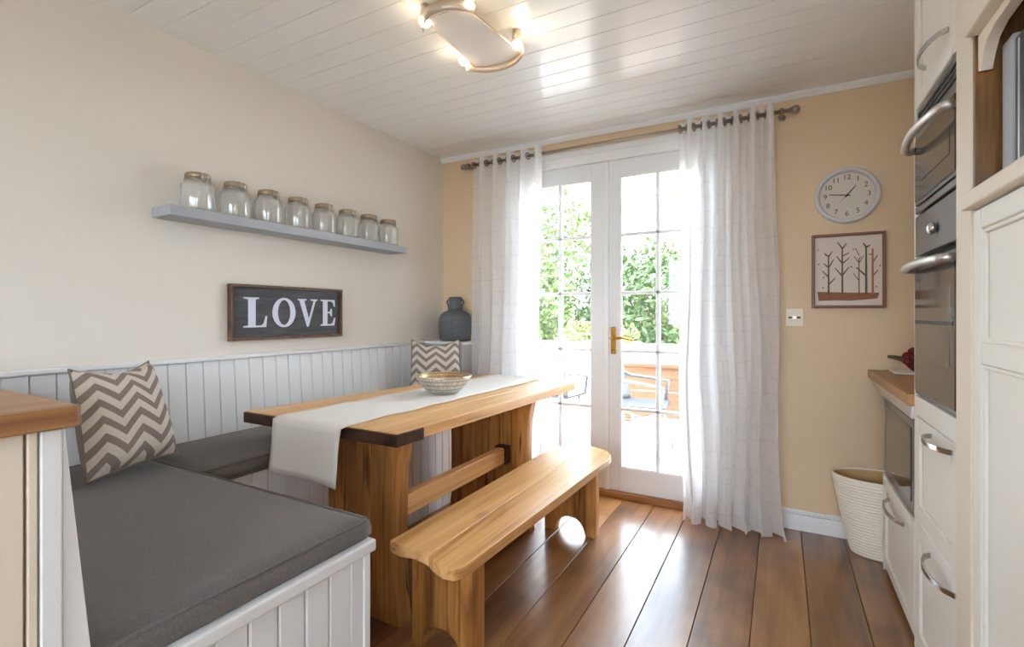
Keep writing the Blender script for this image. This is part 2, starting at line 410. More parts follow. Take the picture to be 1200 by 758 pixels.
def text_mesh(txt, size):
    cu = bpy.data.curves.new('txt', 'FONT'); cu.body = txt; cu.size = size; cu.align_x = 'CENTER'; cu.align_y = 'CENTER'; cu.extrude = .0004
    ob = bpy.data.objects.new('txt', cu); COL.objects.link(ob)
    dg = bpy.context.evaluated_depsgraph_get(); me = ob.evaluated_get(dg).to_mesh()
    vs = [tuple(v.co) for v in me.vertices]; fs = [tuple(p.vertices) for p in me.polygons]
    bpy.data.objects.remove(ob); bpy.data.curves.remove(cu)
    return vs, fs

# ================================================================== THE SETTING
L, R, B, FR, H = -2.33, 1.05, 3.12, -2.3, 2.4
# floor
fl = MB().box(L, R, FR, B+.0, -.08, -.022).build('floor', 'gap', label='wide dark oak plank floor of the dining room', cat='floor', kind='structure')
bw = .195
first = None
for k in range(-12, 6):
    x0, x1 = -.0966+bw*k, -.0966+bw*(k+1)
    x0c, x1c = max(x0, L), min(x1, R)
    if x1c-x0c < .02: continue
    if x0c == x0 and x1c == x1 and first is not None:
        dup(first, (x0+bw/2, (FR+B)/2, -.022), fl)
    else:
        o = MB().box(x0c+.0013, x1c-.0013, FR, B, -.022, 0).build('floor_board', 'floor', fl, loc=((x0c+x1c)/2, (FR+B)/2, -.022), bevel=.0016, seg=1)
        if x0c == x0 and x1c == x1: first = o
# ceiling
ce = MB().box(L, R, FR, B, H+.012, H+.06).build('ceiling', 'groove', label='white painted boarded ceiling', cat='ceiling', kind='structure')
pw = .1165; y = 1.113-pw*30; first = None
while y < B:
    y0, y1 = max(y, FR), min(y+pw, B)
    if y1-y0 > .02:
        full = (y0 == y and y1 == y+pw)
        if full and first is not None: dup(first, ((L+R)/2, y+pw/2, H), ce)
        else:
            o = MB().box(L, R, y0+.0006, y1-.0006, H, H+.012).build('ceiling_board', 'ceil', ce, loc=((L+R)/2, (y0+y1)/2, H), bevel=.0016, seg=1)
            if full: first = o
    y += pw
# walls
MB().box(L-.12, L, FR, B+.2, -.08, H+.06).build('wall_left', 'wall', label='plain cream wall behind the corner bench', cat='wall', kind='structure')
ox0, ox1, oz = -1.71, -.285, 2.255
MB().prism([(L, -.08), (ox0, -.08), (ox0, oz), (ox1, oz), (ox1, -.08), (R, -.08), (R, H+.06), (L, H+.06)], 'y', B, B+.2).build(
    'wall_back', 'wall_tan', label='cream wall with the french door opening', cat='wall', kind='structure')
wy0, wy1, wz0, wz1 = -2.15, -1.25, .90, 2.15
wr = MB()
wr.box(R, R+.12, FR, wy0, -.08, H+.06).box(R, R+.12, wy1, B+.2, -.08, H+.06).box(R, R+.12, wy0, wy1, -.08, wz0).box(R, R+.12, wy0, wy1, wz1, H+.06)
wr.build('wall_right', 'wall', label='cream wall behind the kitchen units, with a window added for side light', cat='wall', kind='structure')
wx0, wx1 = -1.75, .75
wf = MB().box(L-.12, wx0, FR-.2, FR, -.08, H+.06).box(wx1, R+.12, FR-.2, FR, -.08, H+.06).box(wx0, wx1, FR-.2, FR, -.08, wz0).box(wx0, wx1, FR-.2, FR, wz1, H+.06)
wf.build('wall_front', 'wall', label='cream kitchen wall behind the viewer, with a window added for fill light', cat='wall', kind='structure')
wd2 = thing('fill_window_2', 'unseen window added behind the viewer to bring in fill daylight', 'window', (-.6, FR-.1, wz0), kind='structure')  # added out of view to brighten the doors and curtains from the front
for a in ((wx0, wx0+.06), (wx1-.06, wx1), (-.53, -.47)): boxp('fill_window_frame', 'white', wd2, (*a, FR-.15, FR-.08, wz0, wz1))
for a in ((wz0, wz0+.06), (wz1-.06, wz1)): boxp('fill_window_frame', 'white', wd2, (wx0+.0602, -.5302, FR-.15, FR-.08, *a)); boxp('fill_window_frame', 'white', wd2, (-.4698, wx1-.0602, FR-.15, FR-.08, *a))
for a in ((wx0+.06, -.53), (-.47, wx1-.06)): MB().box(*a, FR-.118, FR-.112, wz0+.06, wz1-.06).build('pane', 'pane', wd2)
wym = (wy0+wy1)/2
wd = thing('fill_window_1', 'unseen window added in the right wall to bring in side light', 'window', (R+.06, wym, wz0), kind='structure')  # unseen opening added to throw side light on the left wall and bench
for a in ((wy0, wy0+.06), (wy1-.06, wy1), (wym-.03, wym+.03)): boxp('fill_window_frame', 'white', wd, (R+.03, R+.10, *a, wz0, wz1))
for a in ((wz0, wz0+.06), (wz1-.06, wz1)): boxp('fill_window_frame', 'white', wd, (R+.03, R+.10, wy0+.0602, wym-.0302, *a)); boxp('fill_window_frame', 'white', wd, (R+.03, R+.10, wym+.0302, wy1-.0602, *a))
for a in ((wy0+.06, wym-.03), (wym+.03, wy1-.06)): MB().box(R+.062, R+.068, *a, wz0+.06, wz1-.06).build('pane', 'pane', wd)
# unseen slab added so that daylight only comes through the openings
MB().box(L-.4, R+.4, FR-.5, B+.35, H+.06, H+.2).build('light_block_slab', 'render', label='unseen slab added above the boarded ceiling to keep daylight out', cat='roof', kind='structure')
# baseboard and cornice
bb = MB().box(ox1+.02, R, B-.016, B, 0, .088).box(ox1+.02, R, B-.013, B, .090, .098).box(ox1+.02, R, B-.009, B, .098, .112).build(
    'baseboard_back', 'joinery', label='white moulded skirting under the clock wall', cat='skirting', kind='structure', bevel=.003)
MB().prism([(B, H-.032), (B-.010, H-.032), (B-.028, H-.012), (B-.028, H), (B, H)], 'x', L, R).build('trim_1', 'joinery', label='thin white cornice above the french doors', cat='cornice', kind='structure')
# door frame and threshold
tf = thing('trim_2', 'white frame around the french doors with an oak threshold', 'door frame', (-1, B, 0), kind='structure')
boxp('jamb', 'white', tf, (ox0, -1.645, B-.005, B+.14, 0, 2.195)); boxp('jamb', 'white', tf, (-.35, ox1, B-.005, B+.14, 0, 2.195))
boxp('head', 'white', tf, (ox0, ox1, B-.008, B+.14, 2.192, oz))
boxp('architrave', 'white', tf, (ox0-.04, ox1+.04, B-.018, B-.001, oz, oz+.035))
boxp('threshold', 'sill', tf, (ox0+.002, ox1-.002, B-.03, B+.2, .0, .034), label='oak threshold')

def door_leaf(name, x0, x1, g0, g1, label):
    t = thing(name, label, 'door', ((x0+x1)/2, B+.03, .036), kind='structure')
    z0, z1, gz0, gz1 = .037, 2.188, .19, 2.08
    ya, yb = B+.008, B+.052
    boxp('stile', 'joinery', t, (x0, g0, ya, yb, z0, z1)); boxp('stile', 'joinery', t, (g1, x1, ya, yb, z0, z1))
    boxp('rail', 'joinery', t, (g0, g1, ya, yb, z0, gz0)); boxp('rail', 'joinery', t, (g0, g1, ya, yb, gz1, z1))
    mx = (g0+g1)/2
    boxp('glazing_bar', 'white', t, (mx-.012, mx+.012, ya+.006, yb-.006, gz0, gz1), bevel=.004)
    n = 5; dz = (gz1-gz0)/n
    for i in range(1, n): boxp('glazing_bar', 'white', t, (g0, g1, ya+.006, yb-.006, gz0+i*dz-.011, gz0+i*dz+.011), bevel=.004)
    bd = MB()
    for a, b in ((g0, g0+.008), (g1-.008, g1)): bd.box(a, b, ya+.004, ya+.02, gz0, gz1)
    for a, b in ((gz0, gz0+.008), (gz1-.008, gz1)): bd.box(g0, g1, ya+.004, ya+.02, a, b)
    bd.build('glazing_bead', 'white', t)
    for i in range(n):
        for a, b in ((g0, mx-.012), (mx+.012, g1)):
            MB().box(a, b, B+.028, B+.032, gz0+i*dz+(.011 if i else 0), gz0+(i+1)*dz-(.011 if i < n-1 else 0)).build('pane', 'pane', t)
    return t
d1 = door_leaf('door_1', -1.642, -1.000, -1.567, -1.108, 'left leaf of the white glazed french doors')
d2 = door_leaf('door_2', -.996, -.353, -.912, -.436, 'right leaf of the white glazed french doors, with brass lever handle')
boxp('rebate_strip', 'white', d2, (-1.012, -.985, B-.006, B+.008, .037, 2.188), bevel=.003)
hd = MB().box(-.972, -.938, B-.002, B+.009, .925, 1.10).build('handle', 'brass', d2, bevel=.003, label='brass lever handle')
MB().tube([(-.955, B-.001, 1.03), (-.955, B-.045, 1.03), (-.94, B-.052, 1.03), (-.88, B-.052, 1.034), (-.83, B-.050, 1.026), (-.815, B-.05, 1.02)], [.009, .009, .009, .008, .007, .006], 10).build('lever', 'brass', hd, smooth=True)
MB().ball((-.955, B-.004, .96), (.009, .006, .012), 10, 6).build('keyhole', 'brass', hd, smooth=True)

# left wall boarding (sloping back of the bench)
def slant_board(name, parent, x_top, x_bot, y0, y1, z0, z1, t, mat='panel'):
    lo = [(x_bot-t, y0, z0), (x_bot, y0, z0), (x_bot, y1, z0), (x_bot-t, y1, z0)]
    hi = [(x_top-t, y0, z1), (x_top, y0, z1), (x_top, y1, z1), (x_top-t, y1, z1)]
    return MB().hexa(lo, hi).build(name, mat, parent, loc=((x_top+x_bot)/2, (y0+y1)/2, z0), bevel=.003, seg=1)
tb = thing('trim_3', 'white tongue and groove boarding with cap rail on the left wall', 'wall panelling', (L, 1.6, .5), kind='structure')
MB().hexa([(L+.001, .36, .5), (-2.289, .36, .5), (-2.289, B, .5), (L+.001, B, .5)], [(L+.001, .36, .968), (-2.318, .36, .968), (-2.318, B, .968), (L+.001, B, .968)]).build('backing', 'groove', tb)
first = None; y = .40; bs = .0735
while y < B-.01:
    if y+bs <= B:
        if first is None: first = slant_board('board', tb, -2.309, -2.279, y+.001, y+bs-.001, .5, .968, .009); fy = y
        else: dup(first, ((-2.309-2.279)/2, y+bs/2, .5), tb)
    y += bs
boxp('cap_rail', 'joinery', tb, (L+.001, -2.292, .36, B-.0, .968, .988), bevel=.004)
# boxed ledge in the corner under the vase
tl = thing('trim_4', 'boarded white ledge across the corner under the grey vase', 'ledge', (-2.12, 2.99, 0), kind='structure')
boxp('box', 'groove', tl, (-2.279, -1.965, 2.872, B, 0, .966), bevel=0)
for k in range(5): boxp('board', 'panel', tl, (-2.279+k*.0628+.001, -2.279+(k+1)*.0628-.001, 2.86, 2.872, 0, .966), bevel=.003)
boxp('cap_rail', 'joinery', tl, (-2.29, -1.955, 2.848, B, .968, .988), bevel=.004)

# ================================================================== CORNER BENCH
cb = thing('corner_bench', 'white boarded corner bench under the grey seat cushions', 'bench', (-1.8, .8, 0))
boxp('carcass', 'groove', cb, (-2.27, -1.0, .37, .975, 0, .538), bevel=0)
boxp('carcass', 'groove', cb, (-2.27, -1.83, .975, 2.845, 0, .560), bevel=0)
first = None; bs2 = .0705
for k in range(9):
    y0 = .362+k*bs2; y1 = min(y0+bs2, .99)
    if first is None: first = MB().box(-1.0, -.988, y0+.001, y1-.001, 0, .538).build('board', 'panel', cb, loc=(-.994, (y0+y1)/2, 0), bevel=.004, seg=1)
    elif y1-y0 > .06: dup(first, (-.994, (y0+y1)/2, 0), cb)
boxp('corner_strip', 'panel', cb, (-1.0, -.983, .968, .99, 0, .538))
first = None
for k in range(18):
    x0 = -1.02-(k+1)*.044*1.02
    if x0 < -1.83: break
    if first is None: first = MB().box(x0+.001, x0+.044, .975, .987, 0, .538).build('board', 'panel', cb, loc=(x0+.022, .981, 0), bevel=.003, seg=1)
    else: dup(first, (x0+.022, .981, 0), cb)
first = None
for k in range(27):
    y0 = .99+k*.0686
    if first is None: first = MB().box(-1.83, -1.818, y0+.001, y0+.0676, 0, .560).build('board', 'panel', cb, loc=(-1.824, y0+.034, 0), bevel=.004, seg=1)
    else: dup(first, (-1.824, y0+.034, 0), cb)
boxp('seat_rim', 'joinery', cb, (-1.8, -.966, .366, .996, .538, .570), bevel=.006, seg=3)
# sloping back at the camera end, with its vertical post
MB().prism([(.329, .0), (.329, 1.006), (.333, 1.006), (.366, .646), (.366, .0)], 'x', -2.28, -.972).build('backrest', 'joinery', cb, bevel=.003, seg=1)
boxp('post', 'panel', cb, (-2.28, -.966, .303, .328, 0, 1.006))

def seat_cushion(x0, x1, y0, y1, z0, z1, label, crown=.008):
    t = thing('seat_cushion', label, 'cushion', ((x0+x1)/2, (y0+y1)/2, z0))
    b = MB(); nu, nv = 24, 24
    def edge(u): return min(1, min(u, 1-u)*14)
    def top(u, v):
        e = (1-(1-edge(u))**2)*(1-(1-edge(v))**2)
        return (x0+(x1-x0)*u, y0+(y1-y0)*v, z1-.006+.006*e**.5+crown*math.sin(PI*u)**.5*math.sin(PI*v)**.5)
    b.grid(nu, nv, top)
    def idx(i, j): return j*(nu+1)+i
    ring = [idx(i, 0) for i in range(nu)]+[idx(nu, j) for j in range(nv)]+[idx(i, nv) for i in range(nu, 0, -1)]+[idx(0, j) for j in range(nv, 0, -1)]
    n0 = len(b.v)
    for dz, ins in ((.35, -.004), (.75, -.004), (1.0, .006)):
        for r in ring:
            x, yy, z = b.v[r]; cx = 1 if x > (x0+x1)/2 else -1
            sx = -1 if abs(x-x0) < 1e-6 else (1 if abs(x-x1) < 1e-6 else 0); sy = -1 if abs(yy-y0) < 1e-6 else (1 if abs(yy-y1) < 1e-6 else 0)
            b.v.append((x-sx*ins, yy-sy*ins, z+(z0-z)*dz))
    n = len(ring)
    for q in range(3):
        A = ring if q == 0 else list(range(n0+(q-1)*n, n0+q*n)); Bq = list(range(n0+q*n, n0+(q+1)*n))
        for i in range(n): b.f.append((A[(i+1) % n], A[i], Bq[i], Bq[(i+1) % n]))
    b.f.append(tuple(range(n0+2*n, n0+3*n)))
    b.build('cover', 'cushion', t, smooth=True)
    z = z1-.004; c = .012
    path = [(x0+c, y0, z), (x1-c, y0, z), (x1, y0+c, z), (x1, y1-c, z), (x1-c, y1, z), (x0+c, y1, z), (x0, y1-c, z), (x0, y0+c, z)]
    MB().tube(path, .0035, 6, closed=True).build('piping', 'cushion', t, smooth=True)
    return t
seat_cushion(-2.275, -.984, .372, .985, .571, .628, 'charcoal grey seat cushion on the near boxed end of the corner bench')
seat_cushion(-2.275, -1.80, .998, 2.84, .562, .626, 'charcoal grey seat cushion along the left wall behind the table')

# scatter cushions
def scatter(p_left, p_right, top_off, size, label, seed):
    """bottom corners on the seat, top_off = horizontal shift of the top edge"""
    rnd = random.Random(seed)
    a, b_ = Vector(p_left), Vector(p_right)
    ex = (b_-a).normalized(); w = (b_-a).length
    ez = Vector(top_off).normalized(); h = size
    en = ex.cross(ez).normalized()                 # towards the viewer side
    org = (a+b_)/2
    t = thing('scatter_cushion', label, 'cushion', org, group='chevron cushions')
    def shape(u, v, side):
        x, y = 2*u-1, 2*v-1
        pin = 1-.05*(1-abs(y)**2)*abs(x)**3; pin2 = 1-.05*(1-abs(x)**2)*abs(y)**3
        d = .070*((1-x**4)*(1-y**4))**.55
        d += .006*math.sin(5*x+3*y+seed)*(1-x*x)*(1-y*y)
        sag = -.034*(1-x*x)*(v**3)
        lx, lz = x*w/2*pin*(1-.10*v), (y*pin2+1)/2*h+sag
        p = ex*lx+ez*lz+en*(d*side)+en*.068
        return p
    N = 22
    MB().grid(N, N, lambda u, v: shape(u, v, 1), lambda u, v: (u, v)).build('front_panel', 'chev', t, local=True, smooth=True)
    MB().grid(N, N, lambda u, v: shape(u, v, -1)).build('back_panel', 'cushback', t, local=True, smooth=True, label='plain grey back')
    ringp = [shape(i/N, 0, 0) for i in range(N)]+[shape(1, i/N, 0) for i in range(N)]+[shape(1-i/N, 1, 0) for i in range(N)]+[shape(0, 1-i/N, 0) for i in range(N)]
    MB().tube(ringp, .0035, 6, closed=True).build('piping', 'cushback', t, local=True, smooth=True)
    return t
scatter((-1.925, .672, .628), (-2.045, .99, .628), (-.235, .02, .36), .40, 'grey and white chevron cushion leaning on the boarding at the near end of the bench', 1)
scatter((-2.19, 2.56, .632), (-1.91, 2.78, .632), (-.05, .06, .36), .375, 'grey and white chevron cushion in the far corner, below the grey vase', 2)

# ================================================================== PENINSULA
pc = thing('peninsula_cabinet', 'cream panelled cabinet end beside the corner bench, under an oak worktop', 'cabinet', (-1.6, -.2, 0))
boxp('carcass', 'cream', pc, (-2.325, -.985, -.9, .298, 0, 1.008), bevel=0)
boxp('end_panel', 'cream', pc, (-.985, -.968, -.9, .285, 0, 1.008)); boxp('end_strip', 'cream', pc, (-.985, -.968, .2885, .3005, 0, 1.008))
MB().prism([(-2.326, -.95), (-.955, -.95), (-.945, -.94), (-.945, .338), (-.955, .348), (-2.326, .348)], 'z', 1.0085, 1.041).build('worktop', 'oak_y', bevel=.004, label='oak worktop end at the left edge, above the cream panel', cat='worktop')

# ================================================================== TABLE
zt = .77
NL, NR, FRr, FL = Vector((-2.01, 1.292)), Vector((-1.162, 1.296)), Vector((-1.089, 2.890)), Vector((-1.785, 2.905))
def tp(u, v):
    a = NL.lerp(NR, u); b = FL.lerp(FRr, u); return a.lerp(b, v)
tt = thing('dining_table', 'honey pine trestle dining table with a white runner along it', 'table', (-1.5, 2.05, 0))
n = 5
for k in range(n):
    u0, u1 = k/n, (k+1)/n; g = .0012
    q = [tp(u0, 0), tp(u1, 0), tp(u1, 1), tp(u0, 1)]
    q[0].x += g; q[3].x += g; q[1].x -= g; q[2].x -= g
    if k == n-1:                                   # rounded far right corner
        pts = [q[0], q[1], q[2]-Vector((.004, .09)), q[2]-Vector((.03, .03)), q[2]-Vector((.08, .004)), q[3]]
    else: pts = q
    MB().prism([tuple(p) for p in pts], 'z', zt-.045, zt).build('top_board', 'table', tt, bevel=.004, seg=2)
# dark end cap showing below the top at the near end, wrapped round the corner
e0, e1, s1 = tp(0, 0), tp(1, 0), tp(1, .085)
MB().prism([(e0.x-.002, e0.y-.008), (e1.x+.004, e1.y-.008), (s1.x+.004, s1.y), (s1.x-.05, s1.y), (e1.x-.05, e1.y+.05), (e0.x-.002, e0.y+.05)], 'z', zt-.049, zt-.004).build('end_cap', 'endgrain', tt, bevel=.004, label='dark stained end grain')
def trestle(yc, xs, prof, th, stn):
    t = MB().box(xs[0]+.03, xs[-1]-.03, yc-.018, yc+.018, .655, zt-.046).build('trestle', 'rustic', tt, bevel=.003)
    MB().box(xs[0]+.02, xs[-1]-.02, yc-.012, yc+.012, .01, zt-.047).build('joint_core', 'gap', t)
    zs = [0, .07, .14, .3, .46, .6, .68, zt-.046]
    nb = len(xs)-1
    for k in range(nb):
        a, b = xs[k]+.0024, xs[k+1]-.0024
        if k == nb-1: pts = [(a, zs[0])]+[(b+prof(z), z) for z in zs]+[(a, zs[-1])]
        elif k == 0: pts = [(b, zs[0]), (b, zs[-1])]+[(a-prof(z), z) for z in zs[::-1]]
        else: pts = [(a, zs[0]), (b, zs[0]), (b, zs[-1]), (a, zs[-1])]
        dy = random.uniform(-.003, .003)
        MB().prism(pts, 'y', yc-th/2+dy, yc+th/2+dy).build('board', 'rustic', t, loc=((a+b)/2, yc, 0), bevel=.003, seg=1)
pr = lambda z: .035*max(0, (z-.5)/.22)**2+.02*max(0, (.14-z)/.14)-.012
trestle(1.45, [-1.655, -1.60, -1.545, -1.48, -1.40, -1.335, -1.262], pr, .075, 0)
trestle(2.40, [-1.72, -1.63, -1.54, -1.45, -1.375, -1.30, -1.19], pr, .06, 0)
MB().box(-1.362, -1.318, 1.488, 2.37, .37, .455).build('stretcher', 'table', tt, bevel=.004)
boxp('wedge', 'endgrain', tt, (-1.375, -1.305, 2.318, 2.369, .365, .462), label='dark wedge block at the far trestle')

# runner
rb = MB()
zr = zt+.0035
def run(u, v):
    # v 0..1: hanging end (.0-.13), across the top, short fall at the far end
    x0n, x1n, x0f, x1f = -1.775, -1.396, -1.705, -1.335
    yn, yf = 1.272, 2.905
    wig = .006*math.sin(7*v*6+u*2)
    Lh = .205; tot = Lh+(yf-yn)+.14; d = v*tot
    if d < Lh:
        k = d/Lh; z = zr-(Lh-d); x = x0n+(x1n-x0n)*u; yy = yn-.012-.010*math.sin(PI*u*2.2+.5)*(1-k)-.02*(1-k)
        z -= .012*u*(1-k)
        return (x+wig*.6, yy, z)
    if d < Lh+(yf-yn):
        k = (d-Lh)/(yf-yn); x = (x0n+(x0f-x0n)*k)*(1-u)+(x1n+(x1f-x1n)*k)*u
        drop = .004*max(0, 1-k*60)
        return (x+wig, yn+(yf-yn)*k, zr-drop+.0008*math.sin(40*k+9*u))
    dd = d-Lh-(yf-yn)
    return (x0f+(x1f-x0f)*u+wig, yf+.008, zr-dd)
rb.grid(16, 90, run).build('table_runner', 'linen', solid=.0025, smooth=True, label='white linen runner lying along the pine table and hanging over its near end', cat='table runner')

# bowl
bx, by, bz = -1.535, 2.065, zr+.003
bo = MB()
prof = [(.002, 0), (.068, 0), (.075, .004), (.092, .018), (.118, .045), (.137, .072), (.146, .090), (.1435, .0925), (.139, .090), (.128, .072), (.108, .046), (.082, .020), (.06, .010), (.002, .009)]
bo.lathe([(r, z+bz) for r, z in prof], bx, by, 56, uv=True)
bo.build('bowl', 'bowl', smooth=True, label='round silver mosaic bowl on the white table runner', cat='bowl')

# ================================================================== STOOL BENCH
sb = thing('bench_stool', 'long rustic pine bench on the floor in front of the table', 'bench', (-.96, 1.9, 0))
zb = .43
out = [(-1.140, 1.235), (-1.085, 1.222), (-1.035, 1.232), (-.985, 1.225), (-.935, 1.200), (-.880, 1.180), (-.845, 1.185), (-.826, 1.215),
       (-.800, 1.9), (-.783, 2.48), (-.795, 2.56), (-.84, 2.63), (-.93, 2.675), (-1.03, 2.665), (-1.10, 2.60), (-1.135, 2.50)]
cut = -.962
ya = 1.214; yb = 2.676
left = [(-1.140, 1.235), (-1.085, 1.222), (-1.035, 1.232), (-.985, 1.225), (cut-.001, 1.216), (cut-.001, yb), (-1.03, 2.665), (-1.10, 2.60), (-1.135, 2.50)]
right = [(cut+.001, 1.216), (-.935, 1.200), (-.880, 1.180), (-.845, 1.185), (-.826, 1.215), (-.800, 1.9), (-.783, 2.48), (-.795, 2.56), (-.84, 2.63), (-.93, 2.675), (cut+.001, yb)]
MB().prism(left, 'z', zb-.038, zb).build('top_board', 'stool', sb, bevel=.004, seg=2)
MB().prism(right, 'z', zb-.038, zb).build('top_board', 'stool', sb, bevel=.004, seg=2)
def bench_leg(y0, y1, x0, x1):
    t = MB().box(x0+.02, x1-.02, y1, y1+.03, zb-.10, zb-.039).build('leg', 'rustic', sb, bevel=.003)
    nb = 5; w = (x1-x0)/nb; c = (x0+x1)/2; rad = .085
    for k in range(nb):
        a, b = x0+k*w+.0008, x0+(k+1)*w-.0008
        bot = []
        for q in range(7):
            x = a+(b-a)*q/6; d = (x-c)/rad
            bot.append((x, .09*math.sqrt(max(0, 1-d*d)) if abs(d) < 1 else 0))
        fl_ = .012 if k == nb-1 else 0
        pts = bot+[(b, zb-.039), (a, zb-.039)]
        dy = random.uniform(-.002, .002)
        MB().prism(pts, 'y', y0+dy, y1+dy).build('board', 'rustic', t, loc=((a+b)/2, (y0+y1)/2, 0), bevel=.002, seg=1)
bench_leg(1.375, 1.455, -1.165, -.905)
bench_leg(2.475, 2.53, -1.15, -.85)
for yy in (1.455, 2.43):
    MB().prism([(yy, zb-.039), (yy+.045, zb-.039), (yy+.02, zb-.07), (yy, zb-.10)], 'x', -.925, -.90).build('bracket', 'stool', sb, bevel=.003)
boxp('apron', 'stool', sb, (-1.0, -.965, 1.456, 2.474, zb-.10, zb-.0395))

# ================================================================== LEFT WALL: shelf, jars, sign
MB().box(L+.001, L+.15, 1.083, 2.525, 1.590, 1.634).build('wall_shelf', 'shelf', bevel=.002, seg=1, label='long grey floating shelf holding glass jars on the left wall', cat='shelf')
def jar(yc, k):
    xc, z0 = L+.080, 1.6345
    words = ['glass storage jar with copper lid at the near (left) end of the grey shelf', 'glass storage jar with copper lid, second from the left on the grey shelf',
             'glass storage jar with copper lid, third from the left on the grey shelf', 'glass storage jar with copper lid, fourth from the left on the grey shelf',
             'glass storage jar with copper lid, fourth from the right on the grey shelf', 'glass storage jar with copper lid, third from the right on the grey shelf',
             'glass storage jar with copper lid, second from the right on the grey shelf', 'glass storage jar with copper lid at the far (right) end of the grey shelf']
    t = thing('glass_jar', words[k], 'jar', (xc, yc, z0), group='clip-top jars on the grey shelf')
    return t
def jar_parts(t):
    b = MB(); seg = 48
    prof = [(.001, 0), (.055, 0), (.062, .004), (.064, .012), (.064, .10), (.062, .112), (.054, .124), (.047, .130), (.046, .140)]
    n0 = 0
    for r, z in prof:
        for k in range(seg):
            a = 2*PI*k/seg; rr = r*(1+(.018 if k % 4 < 2 else 0)*(1 if .008 < z < .115 else 0)); b.v.append((rr*math.cos(a), rr*math.sin(a), z))
    for i in range(len(prof)-1):
        for k in range(seg): b.f.append((i*seg+k, i*seg+(k+1) % seg, (i+1)*seg+(k+1) % seg, (i+1)*seg+k))
    b.build('body', 'jar', t, local=True, smooth=True)
    MB().lathe([(.001, .141), (.047, .141), (.050, .144), (.050, .157), (.047, .163), (.040, .166), (.001, .167)], 0, 0, 32).build('lid', 'lid', t, local=True, smooth=True)
    MB().tube([(.0515*math.cos(a), .0515*math.sin(a), .136) for a in [2*PI*k/24 for k in range(24)]], .0018, 6, closed=True).build('clip_ring', 'clip', t, local=True, smooth=True)
    MB().tube([(.052, .012, .134), (.058, .012, .148), (.052, .012, .160), (.050, -.012, .160), (.058, -.012, .148), (.052, -.012, .134), (.057, 0, .118)], .0022, 6, closed=True).build('clip', 'clip', t, local=True, smooth=True)
j0 = None
for k in range(8):
    yc = 1.228+k*(2.421-1.228)/7
    j = jar(yc, k)
    if j0 is None: j0 = j; jar_parts(j)
    else:
        for ch in j0.children:
            c = ch.copy(); COL.objects.link(c); c.parent = j
# sign
sg = thing('love_sign', 'dark wooden sign reading LOVE in pale capitals on the left wall', 'sign', (L+.02, 1.745, 1.055))
y0, y1, z0, z1 = 1.405, 2.085, 1.054, 1.331
xs0, xs1 = L+.002, L+.034
boxp('backboard', 'sign', sg, (xs0, L+.018, y0+.012, y1-.012, z0+.012, z1-.012), bevel=0)
boxp('frame_rail', 'frame', sg, (xs0, xs1, y0, y1, z0, z0+.014)); boxp('frame_rail', 'frame', sg, (xs0, xs1, y0, y1, z1-.014, z1))
boxp('frame_stile', 'frame', sg, (xs0, xs1, y0, y0+.014, z0+.0142, z1-.0142)); boxp('frame_stile', 'frame', sg, (xs0, xs1, y1-.014, y1, z0+.0142, z1-.0142))
def letter(name, polys, oy, w, oz, h):
    b = MB()
    for p in polys: b.prism([(oy+a*w, oz+c*h) for a, c in p], 'x', L+.0182, L+.0205)
    return b.build(name, 'letter', sg)
zl, hl = 1.118, .150
letter('letter_l', [[(.0, 0), (.95, 0), (1, .38), (.93, .38), (.84, .12), (.74, .06), (.50, .055), (.50, .93), (.65, .96), (.65, 1), (0, 1), (0, .96), (.20, .93), (.20, .07), (0, .04)]], 1.475, .128, zl, hl)
O = []
n = 28
outr = [(.5+.5*math.cos(2*PI*k/n), .5+.52*math.sin(2*PI*k/n)) for k in range(n)]
inr = [(.5+.27*math.cos(2*PI*k/n), .5+.44*math.sin(2*PI*k/n)) for k in range(n)]
letter('letter_o', [[outr[k], outr[(k+1) % n], inr[(k+1) % n], inr[k]] for k in range(n)], 1.632, .138, zl, hl)
letter('letter_v', [[(0, 1), (0, .96), (.09, .93), (.46, -.02), (.54, -.02), (.90, .93), (1, .96), (1, 1), (.64, 1), (.64, .96), (.80, .93), (.56, .26), (.32, .93), (.44, .96), (.44, 1)]], 1.784, .130, zl, hl)
letter('letter_e', [[(0, 0), (.92, 0), (1, .30), (.93, .30), (.80, .10), (.70, .06), (.45, .06), (.45, .48), (.60, .48), (.70, .36), (.76, .36), (.76, .66), (.70, .66), (.60, .54), (.45, .54), (.45, .94), (.68, .94), (.82, .90), (.90, .74), (.97, .74), (.94, 1), (0, 1), (0, .96), (.15, .93), (.15, .07), (0, .04)]], 1.936, .106, zl, hl)

# vase
vx, vy, vz = -2.115, 2.985, .9885
vt = thing('ceramic_vase', 'blue-grey ceramic flagon with twin handles on the corner ledge', 'vase', (vx, vy, vz))
MB().lathe([(.002, 0), (.098, 0), (.108, .008), (.120, .06), (.124, .12), (.121, .165), (.108, .195), (.082, .215), (.052, .225), (.046, .235), (.045, .285), (.050, .298), (.052, .306), (.048, .322), (.030, .325), (.028, .318), (.002, .316)], 0, 0, 40).build('body', 'vase', vt, local=True, smooth=True)
for s in (-1, 1):
    MB().tube([(s*.044, 0, .305), (s*.070, 0, .298), (s*.076, 0, .290), (s*.062, 0, .262), (s*.058, 0, .235), (s*.066, 0, .214)], .0065, 8).build('handle', 'vase', vt, local=True, smooth=True)
MB().ball((.055, -.105, .12), (.03, .012, .045), 12, 8).build('relief', 'vase', vt, local=True, smooth=True)

